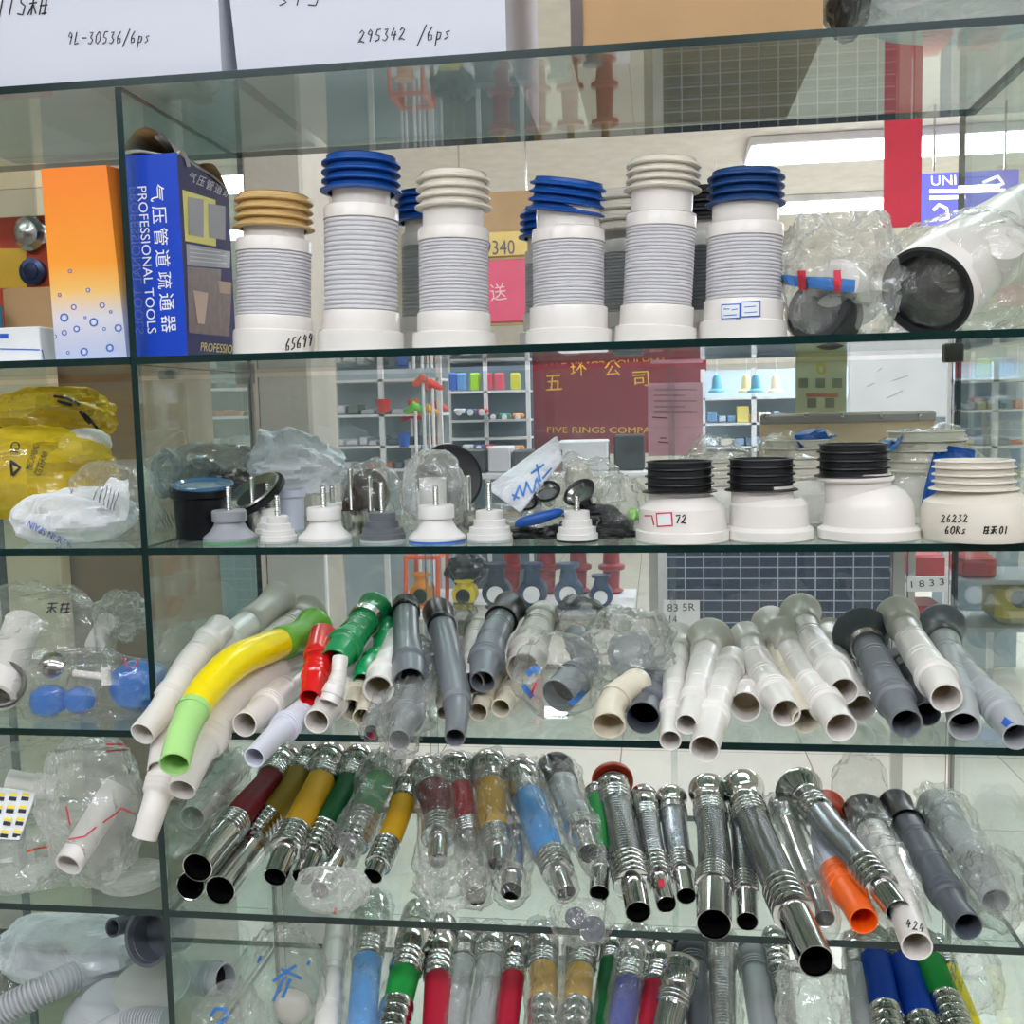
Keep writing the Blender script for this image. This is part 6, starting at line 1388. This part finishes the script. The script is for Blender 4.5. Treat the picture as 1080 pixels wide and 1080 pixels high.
t = thing('small_engine', 'black engine block with hoses on top of the yellow pump', 'engine', atY(490, 605, 4.4)); blob('engine_block', 492, 600, 20, 17, 4.42, .10, 'black_plastic', t, 4, None, .3, nu=30, nv=16)
for i, x in enumerate((540, 577, 610, 645)):
    P = atY(x, 600, 4.75); s = px2m(P)
    t = thing('valve', 'red iron valve on the bench, %s from the left' % ['first', 'second', 'third', 'fourth'][i], 'valve', (P[0], 4.75, zb_+.001), 'red iron valves behind the blue pumps')
    m = mat('valve_red', (150, 36, 48), .4)
    MB().lathe((P[0], 4.75, zb_+.001), [(0, 9*s), (3*s, 13*s), (6*s, 8*s), (24*s, 9*s), (26*s, 14*s), (30*s, 14*s), (32*s, 9*s), (60*s, 8*s), (62*s, 14*s), (66*s, 14*s)], 26).build('valve_body', m, t)
    MB().lathe((P[0], 4.75, zb_+66.2*s), [(0, 4*s), (14*s, 4*s), (16*s, 12*s), (19*s, 12*s)], 20).build('handwheel', mat('brass', (180, 140, 60), .3, .6), t)
# red and yellow goods on the right
t = thing('goods_rack', 'rack of red packs and a yellow motor right of the solar panel', 'rack', (atY(1010, 640, 3.6)[0], 3.8, 0))
for y in (612, 662):
    a = atY(958, y, 3.6); b = atY(1120, y, 3.6); MB().box((a[0], 3.6, a[2]-.02), (b[0], 4.0, a[2])).build('shelf_board', M['light_grey_pvc'], t, smooth=False)
for x in (958, 1118):
    a = atY(x, 612, 3.6)
    for yy in (3.6, 3.96): MB().box((a[0], yy, 0), (a[0]+.03, yy+.03, 1.7)).build('post', M['steel'], t, smooth=False)
for i, (x, y, w, h, c, lb) in enumerate(((976, 611, 17, 24, (196, 60, 66), 'red pack on the upper board of the goods rack'), (1030, 611, 17, 22, (190, 70, 70), 'second red pack on the upper board, seen through side glass'), (976, 661, 17, 20, (190, 56, 62), 'red pack on the lower board of the goods rack'))):
    P = atY(x, y, 3.7); s = px2m(P); t = thing('red_pack', lb, 'package', P, 'red packs on the goods rack'); P[2] = atY(x, 612 if y < 620 else 662, 3.6)[2]+.001
    MB().bbox((P[0]-w*s, 3.65, P[2]), (P[0]+w*s, 3.9, P[2]+h*s), .01).build('pack_body', mat('pack_red%d' % i, c, .4), t)
t, o = slab('white price strip with 393 printed, in front of the red packs', 957, 608, 1001, 624, 3.55, .006, M['paper'], 'price_strip', 'price tag')
text_on('lettering', [o], '1 8 3 3', (961, 620), (996, 617), 7, M['ink'], t, off=.002)
P = atY(1068, 661, 3.7); s = px2m(P); P[2] = atY(1068, 662, 3.6)[2]+.001; t = thing('yellow_motor', 'yellow square motor with dark centre at the right frame edge', 'motor', P)
MB().bbox((P[0]-20*s, 3.65, P[2]), (P[0]+30*s, 3.9, P[2]+44*s), .03).build('motor_body', mat('motor_yellow', (200, 180, 70), .4), t); MB().lathe((P[0]+2*s, 3.65, P[2]+28*s), [(0, 9*s), (.02, 9*s), (.024, 7*s)], 24, axis=(0, -1, 0)).build('shaft_cover', M['slate_pvc'], t)
# tables with white goods at mid height
t = thing('counter_table', 'counter table with white goods in the middle of the shop', 'table', (atY(580, 520, 5.6)[0], 5.8, 0))
a = atY(470, 500, 5.6); b = atY(700, 500, 5.6)
MB().bbox((a[0], 5.6, a[2]-.04), (b[0], 6.1, a[2]), .01).build('table_top', M['paper'], t)
for x in (a[0]+.05, b[0]-.1):
    for yy in (5.62, 6.02): MB().box((x, yy, 0), (x+.06, yy+.06, a[2]-.041)).build('leg', M['steel'], t, smooth=False)
for i, (x, w, h, c, lb) in enumerate(((500, 14, 8, (60, 60, 66), 'dark toy set'), (528, 12, 10, (226, 226, 230), 'white boxed set'), (552, 10, 7, (90, 90, 96), 'grey tool set'), (616, 26, 14, (228, 230, 234), 'long white box'), (664, 16, 18, (52, 54, 60), 'dark machine'), (586, 10, 8, (180, 60, 60), 'red boxed set'))):
    P = atY(x, 500, 5.7); s = px2m(P); t = thing('boxed_goods', lb+' on the counter table behind the cabinet', 'box', (P[0], 5.75, a[2]+.001), 'goods on the counter table')
    MB().bbox((P[0]-w*s, 5.65, a[2]+.001), (P[0]+w*s, 5.9, a[2]+.001+(h*1.3+14)*s), .01).build('box_body', mat('goods%d' % i, c, .5), t)
# small stock on the racks
SG = {'a': ('white_rack', 5.0), }
r_ = random.Random(5)
def stock(n, xr, ys, Y, group, cols, w=(4, 8), h=(5, 11), where='rack'):
    for y in ys:
        x = xr[0]
        while x < xr[1]:
            ww = r_.uniform(*w); hh = r_.uniform(*h); P = atY(x+ww, y, Y); s = px2m(P); c = r_.choice(cols)
            q = thing('stock_item', 'small coloured box standing on the %s' % where, 'box', P+np.array([0, 0, .0005]), group)
            MB().bbox((P[0]-ww*s*.9, Y+.03, P[2]+.0005), (P[0]+ww*s*.9, Y+.2, P[2]+hh*s), .006).build('box_body', mat('stk%d_%d_%d' % c, c, .5), q)
            x += 2*ww+1
PAL = [(150, 160, 170), (90, 100, 112), (190, 120, 90), (210, 214, 220), (70, 110, 150), (120, 130, 120), (226, 226, 226)]
stock(0, (350, 455), (437, 470, 495), 5.0, 'small boxes on the white rack by the mops', PAL, where='white rack by the mops')
stock(0, (746, 895), (445, 470, 490), 5.6, 'small boxes below the lampshades', [(150, 180, 210), (190, 210, 226), (240, 236, 226), (110, 150, 190), (220, 160, 120)], where='rack below the lampshades')
stock(0, (1004, 1078), (432, 470, 505, 540), 4.6, 'small boxes on the right hand grey shelving', [(190, 196, 204), (226, 120, 90), (150, 160, 170), (200, 190, 140), (110, 130, 150)], where='grey shelving past the right cabinet end')
stock(0, (160, 258), (410, 440, 470), 4.4, 'small boxes on the far left shelving', PAL, where='far left shelving')
